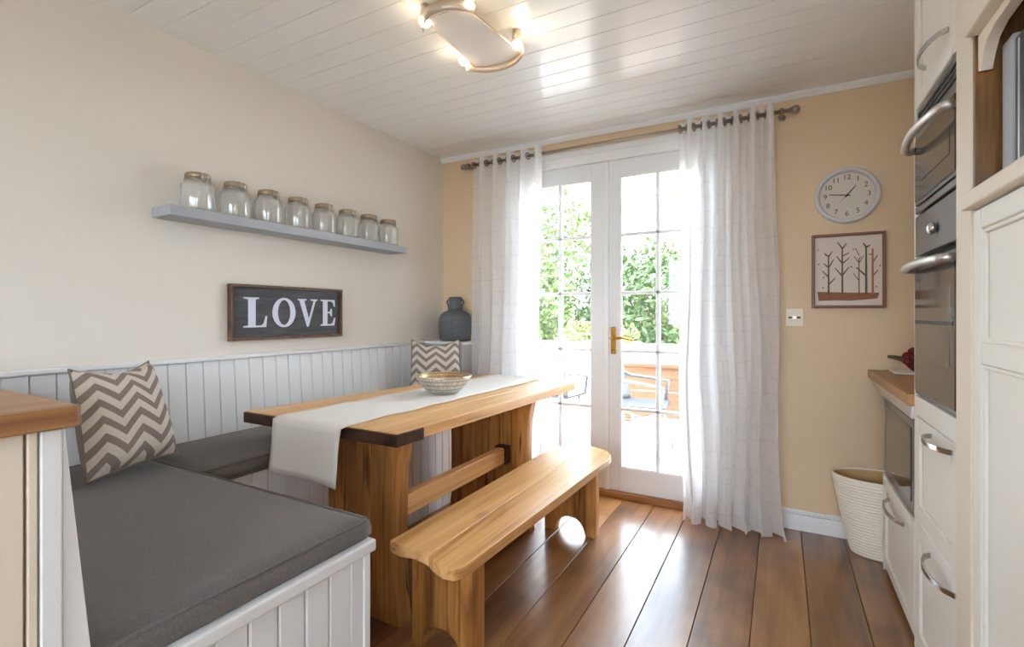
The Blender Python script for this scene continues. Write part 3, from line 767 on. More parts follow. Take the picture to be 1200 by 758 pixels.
# ================================================================== CURTAINS AND ROD
yr, zrod = 3.015, 2.276
rd = thing('curtain_rod', 'pewter curtain rod with ball finials above the french doors', 'curtain rod', (-1, yr, zrod))
MB().tube([(-2.04, yr, zrod), (.05, yr, zrod)], .0105, 12).build('rod', 'pewter', rd, smooth=True)
for xx, s in ((-2.04, -1), (.05, 1)):
    MB().ball((xx+s*.022, yr, zrod), .023, 14, 8).build('finial', 'pewter', rd, smooth=True)
    MB().tube([(xx-s*.006, yr, zrod), (xx+s*.002, yr, zrod)], .016, 12).build('collar', 'pewter', rd, smooth=True)
for xx in (-2.02, .008):
    MB().tube([(xx, yr, zrod), (xx, B-.004, zrod)], .008, 8).build('bracket', 'pewter', rd, smooth=True)
    MB().tube([(xx, B-.006, zrod), (xx, B-.0005, zrod)], .02, 12).build('bracket_plate', 'pewter', rd, smooth=True)
    MB().tube([(xx-.008, yr, zrod), (xx+.008, yr, zrod)], .019, 12).build('bracket_ring', 'pewter', rd, smooth=True)
def curtain(xa, xb, xab, xbb, nf, ztop, label, seed, zbot=.008):
    rnd = random.Random(seed)
    t = thing('curtain', label, 'curtain', ((xa+xb)/2, yr, 0), group='sheer curtains')
    ph = [rnd.uniform(-.5, .5) for _ in range(nf+2)]; am = [rnd.uniform(.75, 1.25) for _ in range(nf+2)]
    def fold(u, v):
        # v = 0 top, 1 bottom
        a = u*nf; i = int(min(a, nf-1e-6)); fr = a-i
        amp0 = .042
        k = min(1, max(0, (v-.02)*1.6))
        am_i = am[i]*(1-fr)+am[i+1]*fr
        amp = amp0*(1-k)+(.060*am_i)*k
        phase = 2*PI*a+k*(ph[i]*(1-fr)+ph[i+1]*fr)*1.3
        s = math.sin(phase)
        s = math.copysign(abs(s)**.85, s)
        x = (xa+(xb-xa)*u)*(1-v)+(xab+(xbb-xab)*u)*v
        x += .018*k*math.sin(phase*2+1.3*i)+.012*k*math.sin(9*v+seed+i)
        yv = yr+amp*s-.015*k+.006*math.sin(6*v+4*u)
        z = ztop+(zbot-ztop)*v
        if v > .955:                                # cloth settling on the floor
            q = (v-.955)/.045; yv -= .06*q*q*(1+.8*math.sin(phase+1)); x += .014*q*q*math.sin(phase+2.1); z = max(zbot+.006*abs(math.sin(phase)), z)
        return (x, min(yv, B-.03), z)
    length = (xb-xa)*2.4
    cl = MB().grid(nf*14, 80, fold, lambda u, v: (u*length, v*(ztop-zbot))).build('cloth', 'curtain', t, smooth=True)
    for k in range(2*nf):
        u = (k+.0)/(2*nf)+.0
        if k == 0: u = .012
        p = fold(u, (ztop-zrod)/(ztop-zbot))
        q = fold(min(1, u+.004), (ztop-zrod)/(ztop-zbot)); q0 = fold(max(0, u-.004), (ztop-zrod)/(ztop-zbot))
        tx = Vector((q[0]-q0[0], q[1]-q0[1], 0)).normalized()
        ringp = [Vector((p[0], yr, zrod))+tx*(.021*math.cos(a))+Vector((0, 0, .021*math.sin(a))) for a in [2*PI*i/18 for i in range(18)]]
        MB().tube(ringp, .0045, 6, closed=True).build('eyelet', 'pewter', t, smooth=True)
    return t
curtain(-1.975, -1.415, -1.965, -1.385, 5, 2.322, 'sheer white eyelet curtain to the left of the french doors, behind the table', 3)
curtain(-.525, -.03, -.515, .030, 6, 2.322, 'sheer white eyelet curtain to the right of the french doors, reaching the floor', 5)

# ================================================================== BACK WALL: clock, picture, switch
ct = thing('wall_clock', 'round wall clock with pale grey rim above the tree picture', 'clock', (.308, B, 1.809))
def ring_y(b, prof, seg=56):            # profile (r, y) turned about the y axis
    P = len(prof); n0 = len(b.v)
    for r, yy in prof:
        for k in range(seg): a = 2*PI*k/seg; b.v.append((r*math.cos(a), yy, r*math.sin(a)))
    for i in range(P-1):
        for k in range(seg): b.f.append((n0+i*seg+k, n0+(i+1)*seg+k, n0+(i+1)*seg+(k+1) % seg, n0+i*seg+(k+1) % seg))
    return b
ring_y(MB(), [(.147, -.001), (.147, -.018), (.142, -.030), (.134, -.034), (.126, -.030), (.1215, -.016), (.1215, -.001)]).build('rim', 'clockrim', ct, local=True, smooth=True)
ring_y(MB(), [(.0005, -.010), (.1225, -.010), (.1225, -.002)]).build('dial', 'dial', ct, local=True)
for k in range(1, 13):
    vs, fs = text_mesh(str(k), .037); a = 2*PI*k/12; cx, cz = .096*math.sin(a), .096*math.cos(a)
    MB().add([(cx+v[0], -.0112+(-.0003 if v[2] > 0 else .0003), cz+v[1]) for v in vs], fs).build('numeral', 'ink', ct, local=True)
def hand(name, ang, ln, tail, w, yy):
    c, s = math.cos(ang), math.sin(ang)
    pts = [(-w, -tail), (w, -tail), (w*.6, ln), (-w*.6, ln)]
    MB().prism([(p[0]*c+p[1]*s, -p[0]*s+p[1]*c) for p in pts], 'y', yy, yy-.0015).build(name, 'black', ct, local=True)
hand('hour_hand', math.radians(39), .062, .012, .0035, -.0135); hand('minute_hand', math.radians(278), .080, .016, .003, -.0155); hand('second_hand', math.radians(222), .045, .02, .0012, -.0175)
ring_y(MB(), [(.0005, -.0205), (.006, -.0195), (.006, -.011)], 16).build('hub', 'black', ct, local=True)

px0, px1, pz0, pz1 = .150, .472, 1.216, 1.609
pt = thing('tree_picture', 'square brown framed picture of bare painted trees below the clock', 'picture', ((px0+px1)/2, B, pz0))
boxp('frame_stile', 'picframe', pt, (px0, px0+.014, B-.028, B-.001, pz0, pz1)); boxp('frame_stile', 'picframe', pt, (px1-.014, px1, B-.028, B-.001, pz0, pz1))
boxp('frame_rail', 'picframe', pt, (px0+.0142, px1-.0142, B-.028, B-.001, pz0, pz0+.014)); boxp('frame_rail', 'picframe', pt, (px0+.0142, px1-.0142, B-.028, B-.001, pz1-.014, pz1))
boxp('paper', 'paper', pt, (px0+.014, px1-.014, B-.012, B-.003, pz0+.014, pz1-.014), bevel=0)
iw, ih = px1-px0, pz1-pz0
def P2(u, v): return (px0+u*iw, pz0+v*ih)
yp0, yp1 = B-.0120, B-.0128
MB().prism([P2(*p) for p in [(.10, .10), (.30, .105), (.55, .10), (.86, .12), (.90, .13), (.92, .20), (.60, .205), (.35, .215), (.08, .225)]], 'y', yp0, yp1).build('painted_ground', 'ink_b', pt)
def stroke(b, p, q, w0, w1):
    p, q = Vector(P2(*p)), Vector(P2(*q)); d = (q-p).normalized(); nn = Vector((-d.y, d.x))
    b.prism([tuple(p+nn*w0), tuple(p-nn*w0), tuple(q-nn*w1), tuple(q+nn*w1)], 'y', yp0, yp1-.0002)
def ptree(x, top, branches, mat, w=.0045):
    b = MB(); stroke(b, (x, .18), (x-.003, top), w, w*.7)
    for (z, dx, dz) in branches: stroke(b, (x, z), (x+dx, z+dz), w*.8, w*.5)
    b.build('painted_tree', mat, pt)
ptree(.24, .70, [(.32, .09, .09), (.42, -.09, .09), (.55, .07, .11), (.55, -.07, .06), (.70, .05, .07), (.70, -.06, .05)], 'ink_g')
ptree(.43, .82, [(.43, -.10, .11), (.44, .09, .11), (.60, -.08, .10), (.60, .09, .07), (.70, .09, .04), (.80, -.07, .09), (.80, .06, .07)], 'ink_g')
ptree(.655, .66, [(.36, -.08, .11), (.60, -.07, .09), (.60, .06, .09), (.70, -.05, .10), (.64, .02, .05)], 'ink_g', .0028)
ptree(.75, .82, [(.42, -.13, .12), (.80, -.04, .06), (.80, .05, .03)], 'ink_g', .0055)
ptree(.835, .78, [(.42, .07, .08), (.60, .06, .09), (.70, -.05, .01)], 'ink_o', .0052)
db = MB()
for (u, v) in [(.10, .60), (.16, .28), (.17, .42), (.55, .55), (.58, .78), (.88, .28), (.93, .55), (.20, .72), (.09, .80)]:
    c = P2(u, v); db.prism([(c[0]+.004*math.cos(a), c[1]+.0045*math.sin(a)) for a in [2*PI*i/6 for i in range(6)]], 'y', yp0, yp1)
db.build('painted_dots', 'ink_b', pt)

st = thing('wall_switch', 'small cream socket plate on the wall beside the right curtain', 'switch', (.07, B, 1.12))
boxp('plate', 'switch', st, (.026, .113, B-.010, B-.0005, 1.118, 1.216), bevel=.003, seg=2)
MB().tube([(.069, B-.009, 1.166), (.069, B-.014, 1.166)], .010, 16).build('rocker', 'pewter', st)
for xa in (.040, .080): MB().box(xa, xa+.018, B-.013, B-.009, 1.161, 1.171).build('pin', 'ink', st)

# ================================================================== BASKET
kt = thing('waste_basket', 'white ribbed oval basket on the floor beside the kitchen units', 'basket', (.435, 2.974, 0))
prof = []
nr = 26
for i in range(nr):
    z0 = .38*i/nr; z1 = .38*(i+1)/nr
    r = lambda z: .117+.085*(z/.38)**.8
    for q in range(5):
        z = z0+(z1-z0)*q/4; prof.append((r(z)+.0065*math.sin(PI*q/4), z))
bk = MB().lathe([(.001, .001), (.113, .001)]+prof, 0, 0, 48, 1, .67).build('body', 'basket', kt, local=True, smooth=True)
MB().lathe([(.001, .012), (.108, .012), (.112, .05), (.150, .2), (.194, .379)], 0, 0, 48, 1, .66).build('lining', 'basketin', kt, local=True, smooth=True, label='tan inside')
MB().tube([(.199*math.cos(a), .199*.67*math.sin(a), .381) for a in [2*PI*k/48 for k in range(48)]], .006, 8, closed=True).build('rim', 'basket', kt, local=True, smooth=True)

# ================================================================== RIGHT SIDE KITCHEN
XF = .42
def pull(parent, y0, y1, z, name='handle', x=XF, out=.038, r=.0075, flat=True):
    """bow pull"""
    pts = []
    for i in range(13):
        q = i/12; pts.append((x-.004-out*math.sin(PI*q)**.55, y0+(y1-y0)*q, z))
    b = MB(); n0 = 0
    for i, p in enumerate(pts):
        a = pts[max(0, i-1)]; c = pts[min(12, i+1)]; t = (Vector(c)-Vector(a)).normalized(); nx = Vector((t.y, -t.x, 0))
        for sx, sz in ((-.5, -1), (.5, -1), (.5, 1), (-.5, 1)): b.v.append(tuple(Vector(p)+nx*sx*.007+Vector((0, 0, sz*r))))
    for i in range(12):
        for k in range(4): b.f.append((i*4+k, i*4+(k+1) % 4, (i+1)*4+(k+1) % 4, (i+1)*4+k))
    b.f += [(3, 2, 1, 0), (48, 49, 50, 51)]
    return b.build(name, 'chrome', parent, bevel=.0015, seg=2, label='satin chrome bow handle')
def shaker(name, parent, y0, y1, z0, z1, fw=.055, mat='cabwhite', x=XF):
    """framed front in the plane x: frame proud of a recessed panel"""
    f = MB().box(x+.010, x+.022, y0, y1, z0, z1).build(name, mat, parent)
    for a in ((y0, y0+fw, z0, z1), (y1-fw, y1, z0, z1), (y0+fw, y1-fw, z0, z0+fw), (y0+fw, y1-fw, z1-fw, z1)):
        MB().box(x, x+.0098, *a).build('front_frame', mat, f, bevel=.003, seg=1)
    return f
# oven housing
Y0, Y1 = 1.735, 2.212
hs = thing('oven_housing', 'tall white cabinet with two drawers built around the grey ovens', 'cabinet', (.73, 1.97, 0))
boxp('side_panel', 'cabwhite', hs, (XF, R-.005, Y1-.0, Y1+.012, 0, 2.395))
boxp('carcass', 'cabwhite', hs, (XF+.024, R-.005, Y0, Y1-.001, .0, .895), bevel=0); boxp('carcass', 'cabwhite', hs, (XF+.024, R-.005, Y0, Y1-.001, 1.90, 2.395), bevel=0)
boxp('filler_panel', 'cabwhite', hs, (XF, XF+.022, Y0, Y1-.001, .828, .896))
dA = shaker('drawer', hs, Y0, Y1-.002, .470, .824, .06); pull(dA, 1.765, 1.985, .80, x=XF)
dB = shaker('drawer', hs, Y0, Y1-.002, .030, .466, .06); pull(dB, 1.74, 2.0, .418, x=XF)
dC = shaker('cabinet_door', hs, Y0, Y1-.002, 1.905, 2.395, .05); pull(dC, 1.80, 2.05, 1.985, x=XF)
# ovens
ov = thing('double_oven', 'grey built-in double oven with curved bar handles', 'oven', (.7, 1.97, .90))
boxp('oven_body', 'dark', ov, (XF+.026, .98, Y0+.004, Y1-.004, .902, 1.895), bevel=0)
def oven_door(z0, z1, name):
    d = MB().box(XF, XF+.024, Y0+.003, Y1-.004, z0, z1).build(name, 'ovenpanel', ov, bevel=.002, seg=1)
    MB().box(XF-.0035, XF-.0002, Y0+.012, Y1-.014, z0+.012, z1-.03).build('glass', 'ovenglass', d, bevel=.0015, seg=1)
    MB().box(XF-.0050, XF-.0037, Y0+.06, Y1-.10, z0+(z1-z0)*.28, z1-.10).build('viewing_window', plain('viewing_window', srgb(92, 85, 77), .1, spec=.8), d)
    return d
up = oven_door(1.562, 1.815, 'oven_door'); lo = oven_door(.905, 1.362, 'oven_door')
MB().box(XF-.0052, XF-.0036, Y0+.03, Y1-.03, 1.150, 1.162).build('shelf_line', 'dark', lo)
def bar(parent, z):
    pts = [(XF-.004, Y1-.02, z), (XF-.022, Y1-.012, z), (XF-.034, Y1-.03, z)]
    for i in range(1, 10):
        q = i/10; pts.append((XF-.034-.020*math.sin(PI*q), Y1-.03-(Y1-Y0-.06)*q, z))
    pts += [(XF-.034, Y0+.03, z), (XF-.022, Y0+.012, z), (XF-.004, Y0+.02, z)]
    MB().tube(pts, .0125, 10).build('handle', 'steel', parent, smooth=True, label='curved steel bar handle')
bar(up, 1.755); bar(lo, 1.338)
boxp('vent_panel', 'ovenpanel', ov, (XF+.006, XF+.024, Y0+.003, Y1-.004, 1.820, 1.893))
sl = MB()
for k in range(3): sl.box(XF+.003, XF+.0055, Y0+.03, Y1-.03, 1.832+k*.018, 1.842+k*.018)
sl.build('vent_slots', 'dark', ov)
boxp('oven_trim', 'ovenpanel', ov, (XF, XF+.024, Y0+.003, Y1-.004, 1.534, 1.556))
cpn = boxp('control_panel', 'ovenpanel', ov, (XF, XF+.024, Y0+.003, Y1-.004, 1.385, 1.523))
MB().ball((XF-.010, 1.945, 1.447), (.014, .021, .019), 20, 14).build('knob', 'chrome', cpn, smooth=True, label='round chrome knob')
# far base unit with built-in appliance
fu = thing('base_unit', 'low white base unit with a drawer under the grey built-in appliance', 'cabinet', (.73, 2.52, 0))
Y2, Y3 = Y1+.013, 2.832
boxp('carcass', 'cabwhite', fu, (XF+.024, R-.005, Y2, Y3-.012, 0, .440), bevel=0)
boxp('end_panel', 'cabwhite', fu, (XF, R-.005, Y3-.011, Y3, 0, .445))
boxp('upper_carcass', 'ovenpanel', fu, (XF+.03, R-.005, Y2, Y3-.018, .442, .855), bevel=0)
dD = shaker('drawer', fu, Y2, Y3-.013, .030, .436, .05); pull(dD, 2.37, 2.66, .375, x=XF)
ap = thing('warming_oven', 'grey built-in compact oven under the oak worktop', 'oven', (.44, 2.51, .445))
boxp('door', 'ovenpanel', ap, (XF, XF+.028, Y2+.004, Y3-.035, .452, .800), bevel=.004)
boxp('glass', 'ovenglass', ap, (XF-.003, XF-.0002, Y2+.04, Y3-.08, .500, .770), bevel=.001)
boxp('fascia', 'steel', ap, (XF-.008, XF+.028, Y2+.004, Y3-.020, .808, .855))
MB().prism([(Y3-.018, .855), (B-.02, .855), (B-.05, .830), (Y3-.018, .800)], 'x', XF-.006, XF+.020).build('bracket', 'steel', ap, bevel=.002, label='tapered steel bracket under the worktop')
MB().prism([(XF-.022, Y1+.013), (XF-.022, B-.004), (R-.004, B-.004), (R-.004, Y1+.013)], 'z', .8565, .898).build('worktop', 'oak_y', bevel=.004, label='oak worktop between the ovens and the back wall, under a white tray', cat='worktop')
# tray with dark red flower head
ty = thing('serving_tray', 'small white rectangular tray on the right oak worktop', 'tray', (.63, 2.985, .899))
MB().prism([(.478, .899), (.79, .899), (.80, .914), (.795, .914), (.785, .905), (.483, .905), (.473, .914), (.468, .914)], 'y', 2.925, 3.045).build('tray_base', 'white', ty, bevel=.002)
fw = thing('flower_head', 'dark red dried flower heads with a green stalk lying on the white tray', 'flower', (.58, 2.985, .906))
rr = random.Random(4)
pb = []
for (cx, cy, cz, r) in [(.545, 2.985, .960, .040), (.600, 2.975, .968, .044), (.640, 2.995, .950, .038), (.570, 2.990, .990, .034), (.575, 2.96, .944, .036)]:
    b = MB()
    for k in range(16):
        th = rr.uniform(.2, 2.6); a = rr.uniform(0, 2*PI)
        b.ball((cx+r*.62*math.sin(th)*math.cos(a), cy+r*.62*math.sin(th)*math.sin(a), cz+r*.62*math.cos(th)), (r*.5, r*.42, r*.45), 8, 6)
    b.build('bloom', 'petal', fw, smooth=True)
MB().tube([(.555, 2.985, .958), (.52, 2.985, .966), (.49, 2.985, .974), (.462, 2.985, .977)], [.017, .013, .010, .008], 10).build('stalk', 'stalk', fw, smooth=True, label='green brown stalk')

# larder with niche
ld = thing('larder_cabinet', 'tall cream larder cabinet with an open wooden niche at the right edge', 'cabinet', (.73, 1.2, 0))
YN = .55
boxp('face_post', 'cream', ld, (XF-.004, XF+.03, 1.617, 1.7340, 0, 2.395))
boxp('lower_carcass', 'cream', ld, (XF+.03, R-.005, YN, 1.72, 0, 1.452), bevel=0)
boxp('upper_carcass', 'cream', ld, (XF+.03, R-.005, YN, 1.72, 1.93, 2.395), bevel=0)
boxp('niche_side', 'niche', ld, (XF+.0, R-.005, 1.60, 1.616, 1.487, 1.929), bevel=0)
boxp('niche_floor', 'niche', ld, (XF+.0, R-.005, YN, 1.599, 1.480, 1.492), bevel=0)
boxp('niche_back', 'niche', ld, (.97, .985, YN, 1.599, 1.493, 1.929), bevel=0)
MB().box(XF-.022, XF+.029, YN, 1.625, 1.440, 1.480).build('niche_rail', 'cream', ld, bevel=.005, seg=2)
MB().box(XF-.022, XF+.029, YN, 1.600, 1.862, 1.945).build('niche_head', 'cream', ld, bevel=.005, seg=2)
boxp('upper_panel', 'cream', ld, (XF, XF+.029, YN, 1.616, 1.946, 2.395))
MB().prism([(1.598, 1.86), (1.598, 1.775), (1.585, 1.770), (1.575, 1.785), (1.565, 1.80), (1.54, 1.825), (1.49, 1.838), (1.30, 1.842), (1.0, 1.842), (1.0, 1.861)], 'x', XF+.004, XF+.028).build('corbel', 'cream', ld, bevel=.002, label='curved arch in the niche corner')
lf = MB().box(XF+.012, XF+.029, YN, 1.6155, .03, 1.436).build('larder_door', 'cabwhite', ld)
for a in ((1.562, 1.615, .03, 1.436), (YN, 1.0, .03, 1.436), (1.0, 1.562, 1.385, 1.436), (1.0, 1.562, 1.062, 1.115), (1.0, 1.562, .03, .12)):
    MB().box(XF, XF+.0118, *a).build('door_frame', 'cabwhite', lf, bevel=.003, seg=1)
for za, zc in ((1.115, 1.385), (.12, 1.062)):
    b = MB(); w = .010
    b.box(XF+.004, XF+.0119, 1.562-w, 1.5618, za, zc).box(XF+.004, XF+.0119, 1.0, 1.562-w, za, za+w).box(XF+.004, XF+.0119, 1.0, 1.562-w, zc-w, zc)
    b.build('panel_bead', 'cabwhite', lf, bevel=.002, seg=1)
mw = thing('microwave', 'black fronted microwave with a pale steel edge inside the larder niche', 'microwave', (.7, 1.25, 1.493))
boxp('microwave_body', 'black', mw, (.476, .93, .95, 1.565, 1.500, 1.80), bevel=.004)
boxp('front_edge', 'shelf', mw, (.458, .4755, 1.505, 1.568, 1.497, 1.815), bevel=.006, seg=3, label='pale grey edge')
boxp('front_door', 'black', mw, (.462, .4755, .955, 1.504, 1.503, 1.800), bevel=.002)
boxp('door_trim', 'steel', mw, (.460, .4615, 1.478, 1.484, 1.51, 1.79), bevel=0)
boxp('foot', 'dark', mw, (.50, .53, 1.0, 1.03, 1.4925, 1.4998), bevel=0); boxp('foot', 'dark', mw, (.50, .53, 1.5, 1.53, 1.4925, 1.4998), bevel=0)

# ================================================================== CEILING LAMP
lx, ly = -1.125, 1.715
lt = thing('ceiling_lamp', 'flat frosted glass ceiling lamp with curved metal ends and four bulbs', 'ceiling lamp', (lx, ly, H))
boxp('ceiling_plate', 'lampmetal', lt, (lx-.05, lx+.05, ly-.14, ly+.14, H-.022, H-.0005), bevel=.004)
MB().prism([(lx-.088, ly-.20), (lx+.088, ly-.20), (lx+.118, ly+.20), (lx+.06, ly+.222), (lx, ly+.23), (lx-.06, ly+.222), (lx-.118, ly+.20)], 'z', H-.068, H-.060).build('glass_panel', 'frost', lt, bevel=.002, seg=1)
for s in (-1, 1):
    b = MB(); N = 20
    pts = []
    for i in range(N+1):
        q = -1+2*i/N; half = .150 if s > 0 else .125
        pts.append((lx+half*q, ly+s*(.245-.075*abs(q)**2.2)))
    lo_, hi_ = H-.092, H-.048
    for (x, yy) in pts: b.v += [(x, yy, lo_), (x, yy, hi_)]
    for i in range(N): b.f.append((2*i, 2*i+2, 2*i+3, 2*i+1))
    b.build('end_band', 'lampmetal', lt, solid=.005, smooth=True)
    MB().box(lx-.01, lx+.01, ly+s*.10-.01, ly+s*.10+.01, H-.0595, H-.022).build('stem', 'lampmetal', lt)
for s in (-1, 1):
    a, b2 = (.093, .122)[s > 0], .20
    MB().tube([(lx+.090, ly-.20, H-.064), (lx+.120, ly+.20, H-.064)] if s > 0 else [(lx-.090, ly-.20, H-.064), (lx-.120, ly+.20, H-.064)], .006, 8).build('side_bar', 'lampmetal', lt)
LB = []
for (dx, dy) in ((-.105, -.185), (.105, -.185), (-.138, .135), (.138, .135)):
    h = MB().tube([(lx+dx*.98, ly+dy, H-.050), (lx+dx*.98, ly+dy, H-.001)], [.022, .018], 14).build('lamp_holder', 'lampmetal', lt, smooth=True)
    MB().ball((lx+dx, ly+dy, H-.066), (.021, .026, .017), 14, 8).build('bulb', 'bulb', h, smooth=True, label='glowing warm bulb')
    pl = bpy.data.lights.new('bulb_light', 'POINT'); pl.energy = .45; pl.color = (1, .78, .5); pl.shadow_soft_size = .03
    po = bpy.data.objects.new('bulb_light', pl); COL.objects.link(po); po.parent = lt; po.location = (dx*1.16, dy, -.072)

# ================================================================== OUTSIDE
MB().box(-30, 25, B+.2, 60, -.5, -.14).build('garden_ground', 'grass', label='lawn beyond the deck', cat='ground', kind='structure')
MB().box(-40, 40, -40, B+.19, -.5, -.14).build('yard_ground', 'paving', label='grey paved yard beyond the two added windows', cat='ground', kind='structure')
dk = MB().box(-4.6, 1.6, B+.2, 6.2, -.14, -.075).build('patio_deck', 'gap', label='pale sunlit timber deck outside the french doors', cat='deck', kind='structure')
first = None
for k in range(20):
    y0 = B+.21+k*.143
    if first is None: first = MB().box(-4.6, 1.6, y0+.003, y0+.140, -.075, -.05).build('deck_board', 'deck', dk, loc=(-1.5, y0+.07, -.075), bevel=.003, seg=1)
    else: dup(first, (-1.5, y0+.07, -.075), dk)
MB().box(-7, 2.5, 6.35, 6.6, -.14, .80).build('garden_wall', 'render', label='low white garden wall beyond the deck', cat='wall', kind='structure')
# picket fence far left
fn = thing('garden_fence', 'brown board fence behind the garden wall', 'fence', (-4.5, 11.3, -.14))
for k in range(34):
    x0 = -7.0+k*.15; boxp('paling', 'fence', fn, (x0, x0+.135, 11.3, 11.32, -.14, 1.35+.02*math.sin(k*1.7)), bevel=.003)
boxp('fence_rail', 'fence', fn, (-7, -1.9, 11.32, 11.36, .2, .28)); boxp('fence_rail', 'fence', fn, (-7, -1.9, 11.32, 11.36, 1.0, 1.08))
# shrubs and trees
def foliage(c, rad, n, size, seed, hollow=.55):
    rn = random.Random(seed); b = MB()
    for _ in range(n):
        while True:
            d = Vector((rn.uniform(-1, 1), rn.uniform(-1, 1), rn.uniform(-1, 1)))
            if hollow < d.length < 1: break
        lump = 1+.18*math.sin(5*d.x+seed)*math.cos(4*d.z+2*d.y)
        p = Vector((c[0]+d.x*rad[0]*lump, c[1]+d.y*rad[1]*lump, c[2]+d.z*rad[2]*lump))
        e = Vector((rn.uniform(-1, 1), rn.uniform(-1, 1), rn.uniform(-.6, 1))).normalized(); w = e.orthogonal().normalized()
        s = size*rn.uniform(.6, 1.3)
        b.add([p-e*s, p+w*s*.42, p+e*s, p-w*s*.42], [(0, 1, 2, 3)])
    return b
def shrub(name, label, x, y, r, h, mat, seed, n=2600, size=.075, trunk=.05, cat='shrub', base=-.14, hollow=.5, group=None):
    t = thing(name, label, cat, (x, y, base), group=group)
    cz = base+h-r[2]
    foliage((x, y, cz), r, n, size, seed, hollow).build('foliage', mat, t, kind='stuff')
    b = MB().tube([(x, y, base), (x+.03, y, base+h*.3), (x-.02, y, cz)], [trunk, trunk*.8, trunk*.5], 8)
    for k in range(5):
        a = 2*PI*k/5+seed; b.tube([(x, y, base+(cz-base)*.6), (x+r[0]*.5*math.cos(a), y+r[1]*.5*math.sin(a), cz+r[2]*.2)], [trunk*.5, trunk*.2], 6)
    b.build('trunk', 'bark', t)
shrub('laurel_shrub', 'mid green rounded shrub seen through the upper left door panes', -4.2, 8.4, (.85, .6, 1.15), 2.75, 'leaf_a', 11)
shrub('laurel_shrub', 'dark green tall shrub seen through the centre panes of the right door', -2.95, 9.95, (.95, .6, 1.35), 2.85, 'leaf_b', 12, n=3200)
shrub('laurel_shrub', 'dark green shrub partly hidden by the right curtain', -1.75, 8.4, (.75, .6, 1.2), 2.65, 'leaf_b', 13)
shrub('box_shrub', 'low yellow green shrub just beyond the white garden wall', -2.55, 7.5, (.7, .35, .45), 1.25, 'leaf_c', 14, n=1600, size=.05)
shrub('box_shrub', 'low green shrub beyond the wall near the left door leaf', -4.1, 7.4, (.55, .35, .40), 1.15, 'leaf_a', 15, n=1400, size=.05)
shrub('tall_tree', 'tall thinly leaved tree rising above the shrubs at left', -6.0, 13.2, (1.9, 1.2, 1.5), 4.9, 'leaf_a', 16, n=3000, size=.10, trunk=.09, cat='tree', hollow=.1)
shrub('tall_tree', 'tall pale tree standing behind the parasol', -2.0, 13.2, (1.4, 1.2, 1.6), 5.0, 'leaf_c', 17, n=1500, size=.10, trunk=.08, cat='tree', hollow=.1)
# parasol
pa = thing('garden_parasol', 'pale blue grey parasol on the deck outside the right door', 'parasol', (-.40, 6.0, -.05))
b = MB(); apex = (-.40, 6.0, 2.72); ns = 8; rim = [(-.40+1.2*math.cos(2*PI*k/ns+.2), 6.0+1.2*math.sin(2*PI*k/ns+.2), 2.34) for k in range(ns)]
b.add([apex]+rim+[(p[0], p[1], p[2]-.10) for p in rim], [(0, 1+k, 1+(k+1) % ns) for k in range(ns)]+[(1+k, 1+ns+k, 1+ns+(k+1) % ns, 1+(k+1) % ns) for k in range(ns)])
b.build('canopy', 'canopy', pa)
MB().tube([(-.40, 6.0, .03), (-.40, 6.0, 2.72)], .02, 10).build('pole', 'white', pa, smooth=True)
MB().lathe([(.001, -.05), (.24, -.05), (.24, -.01), (.05, .03), (.001, .03)], -.40, 6.0, 28).build('base', 'render', pa)
for k in range(ns): MB().tube([(-.40, 6.0, 2.69), (rim[k][0], rim[k][1], rim[k][2]-.01)], .008, 6).build('rib', 'white', pa)
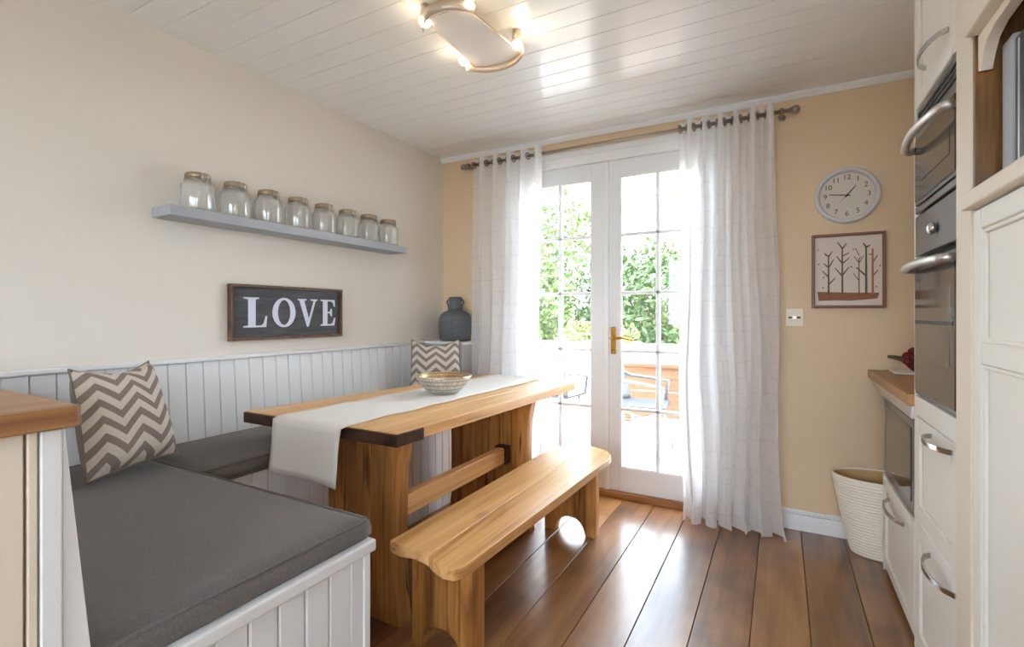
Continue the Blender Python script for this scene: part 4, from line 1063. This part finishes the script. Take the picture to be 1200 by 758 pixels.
# teak planter bench
tk = thing('teak_table', 'low orange teak garden table on the deck', 'table', (-.95, 5.35, -.05))
for k in range(5): boxp('top_slat', 'orange', tk, (-1.65, -.1, 4.95+k*.145, 4.95+k*.145+.135, .655, .69))
boxp('apron', 'orange', tk, (-1.6, -.15, 4.97, 4.995, .42, .654)); boxp('apron', 'orange', tk, (-1.6, -.15, 4.97, 4.995, .16, .412)); boxp('apron', 'orange', tk, (-1.6, -.15, 5.65, 5.675, .5, .654))
for xx in (-1.58, -.22):
    for yy in (5.05, 5.6): boxp('leg', 'orange', tk, (xx, xx+.06, yy, yy+.06, -.05, .654))
# chairs
def patio_chair(x, y, rz, label):
    t = thing('patio_chair', label, 'chair', (x, y, -.05), rot=(0, 0, rz), group='grey patio chairs')
    def back(u, v):
        xx = (u-.5)*.46; zz = .44+v*.42; yy = .22+.10*v-.10*(2*u-1)**2*1.0
        return (xx, yy, zz+.02*(1-(2*u-1)**2))
    MB().grid(14, 10, back).build('backrest', 'shell', t, local=True, solid=.016, smooth=True)
    MB().grid(12, 10, lambda u, v: ((u-.5)*.46, -.24+v*.47, .44-.02*math.sin(PI*u)*math.sin(PI*v)+.02*max(0, v-.85)*6)).build('seat', 'sling', t, local=True, solid=.016, smooth=True)
    for s in (-1, 1):
        MB().tube([(s*.235, -.20, .44), (s*.25, -.22, .62), (s*.25, -.05, .645), (s*.24, .12, .66), (s*.225, .21, .70)], .016, 10).build('armrest', 'shell', t, local=True, smooth=True)
        MB().tube([(s*.18, -.17, .42), (s*.25, -.26, 0)], .011, 8).build('leg', 'clip', t, local=True, smooth=True)
        MB().tube([(s*.18, .17, .42), (s*.25, .27, 0)], .011, 8).build('leg', 'clip', t, local=True, smooth=True)
    MB().tube([(-.20, -.19, .32), (.20, .19, .32)], .007, 6).build('brace', 'clip', t, local=True); MB().tube([(.20, -.19, .32), (-.20, .19, .32)], .007, 6).build('brace', 'clip', t, local=True)
    return t
patio_chair(-1.10, 4.40, math.radians(96), 'grey patio chair turned sideways on the deck outside the right door leaf')
patio_chair(-1.98, 4.5, math.radians(172), 'grey patio chair on the deck outside the left door leaf')
patio_chair(-.45, 4.45, math.radians(-85), 'grey patio chair on the deck half hidden by the right curtain')
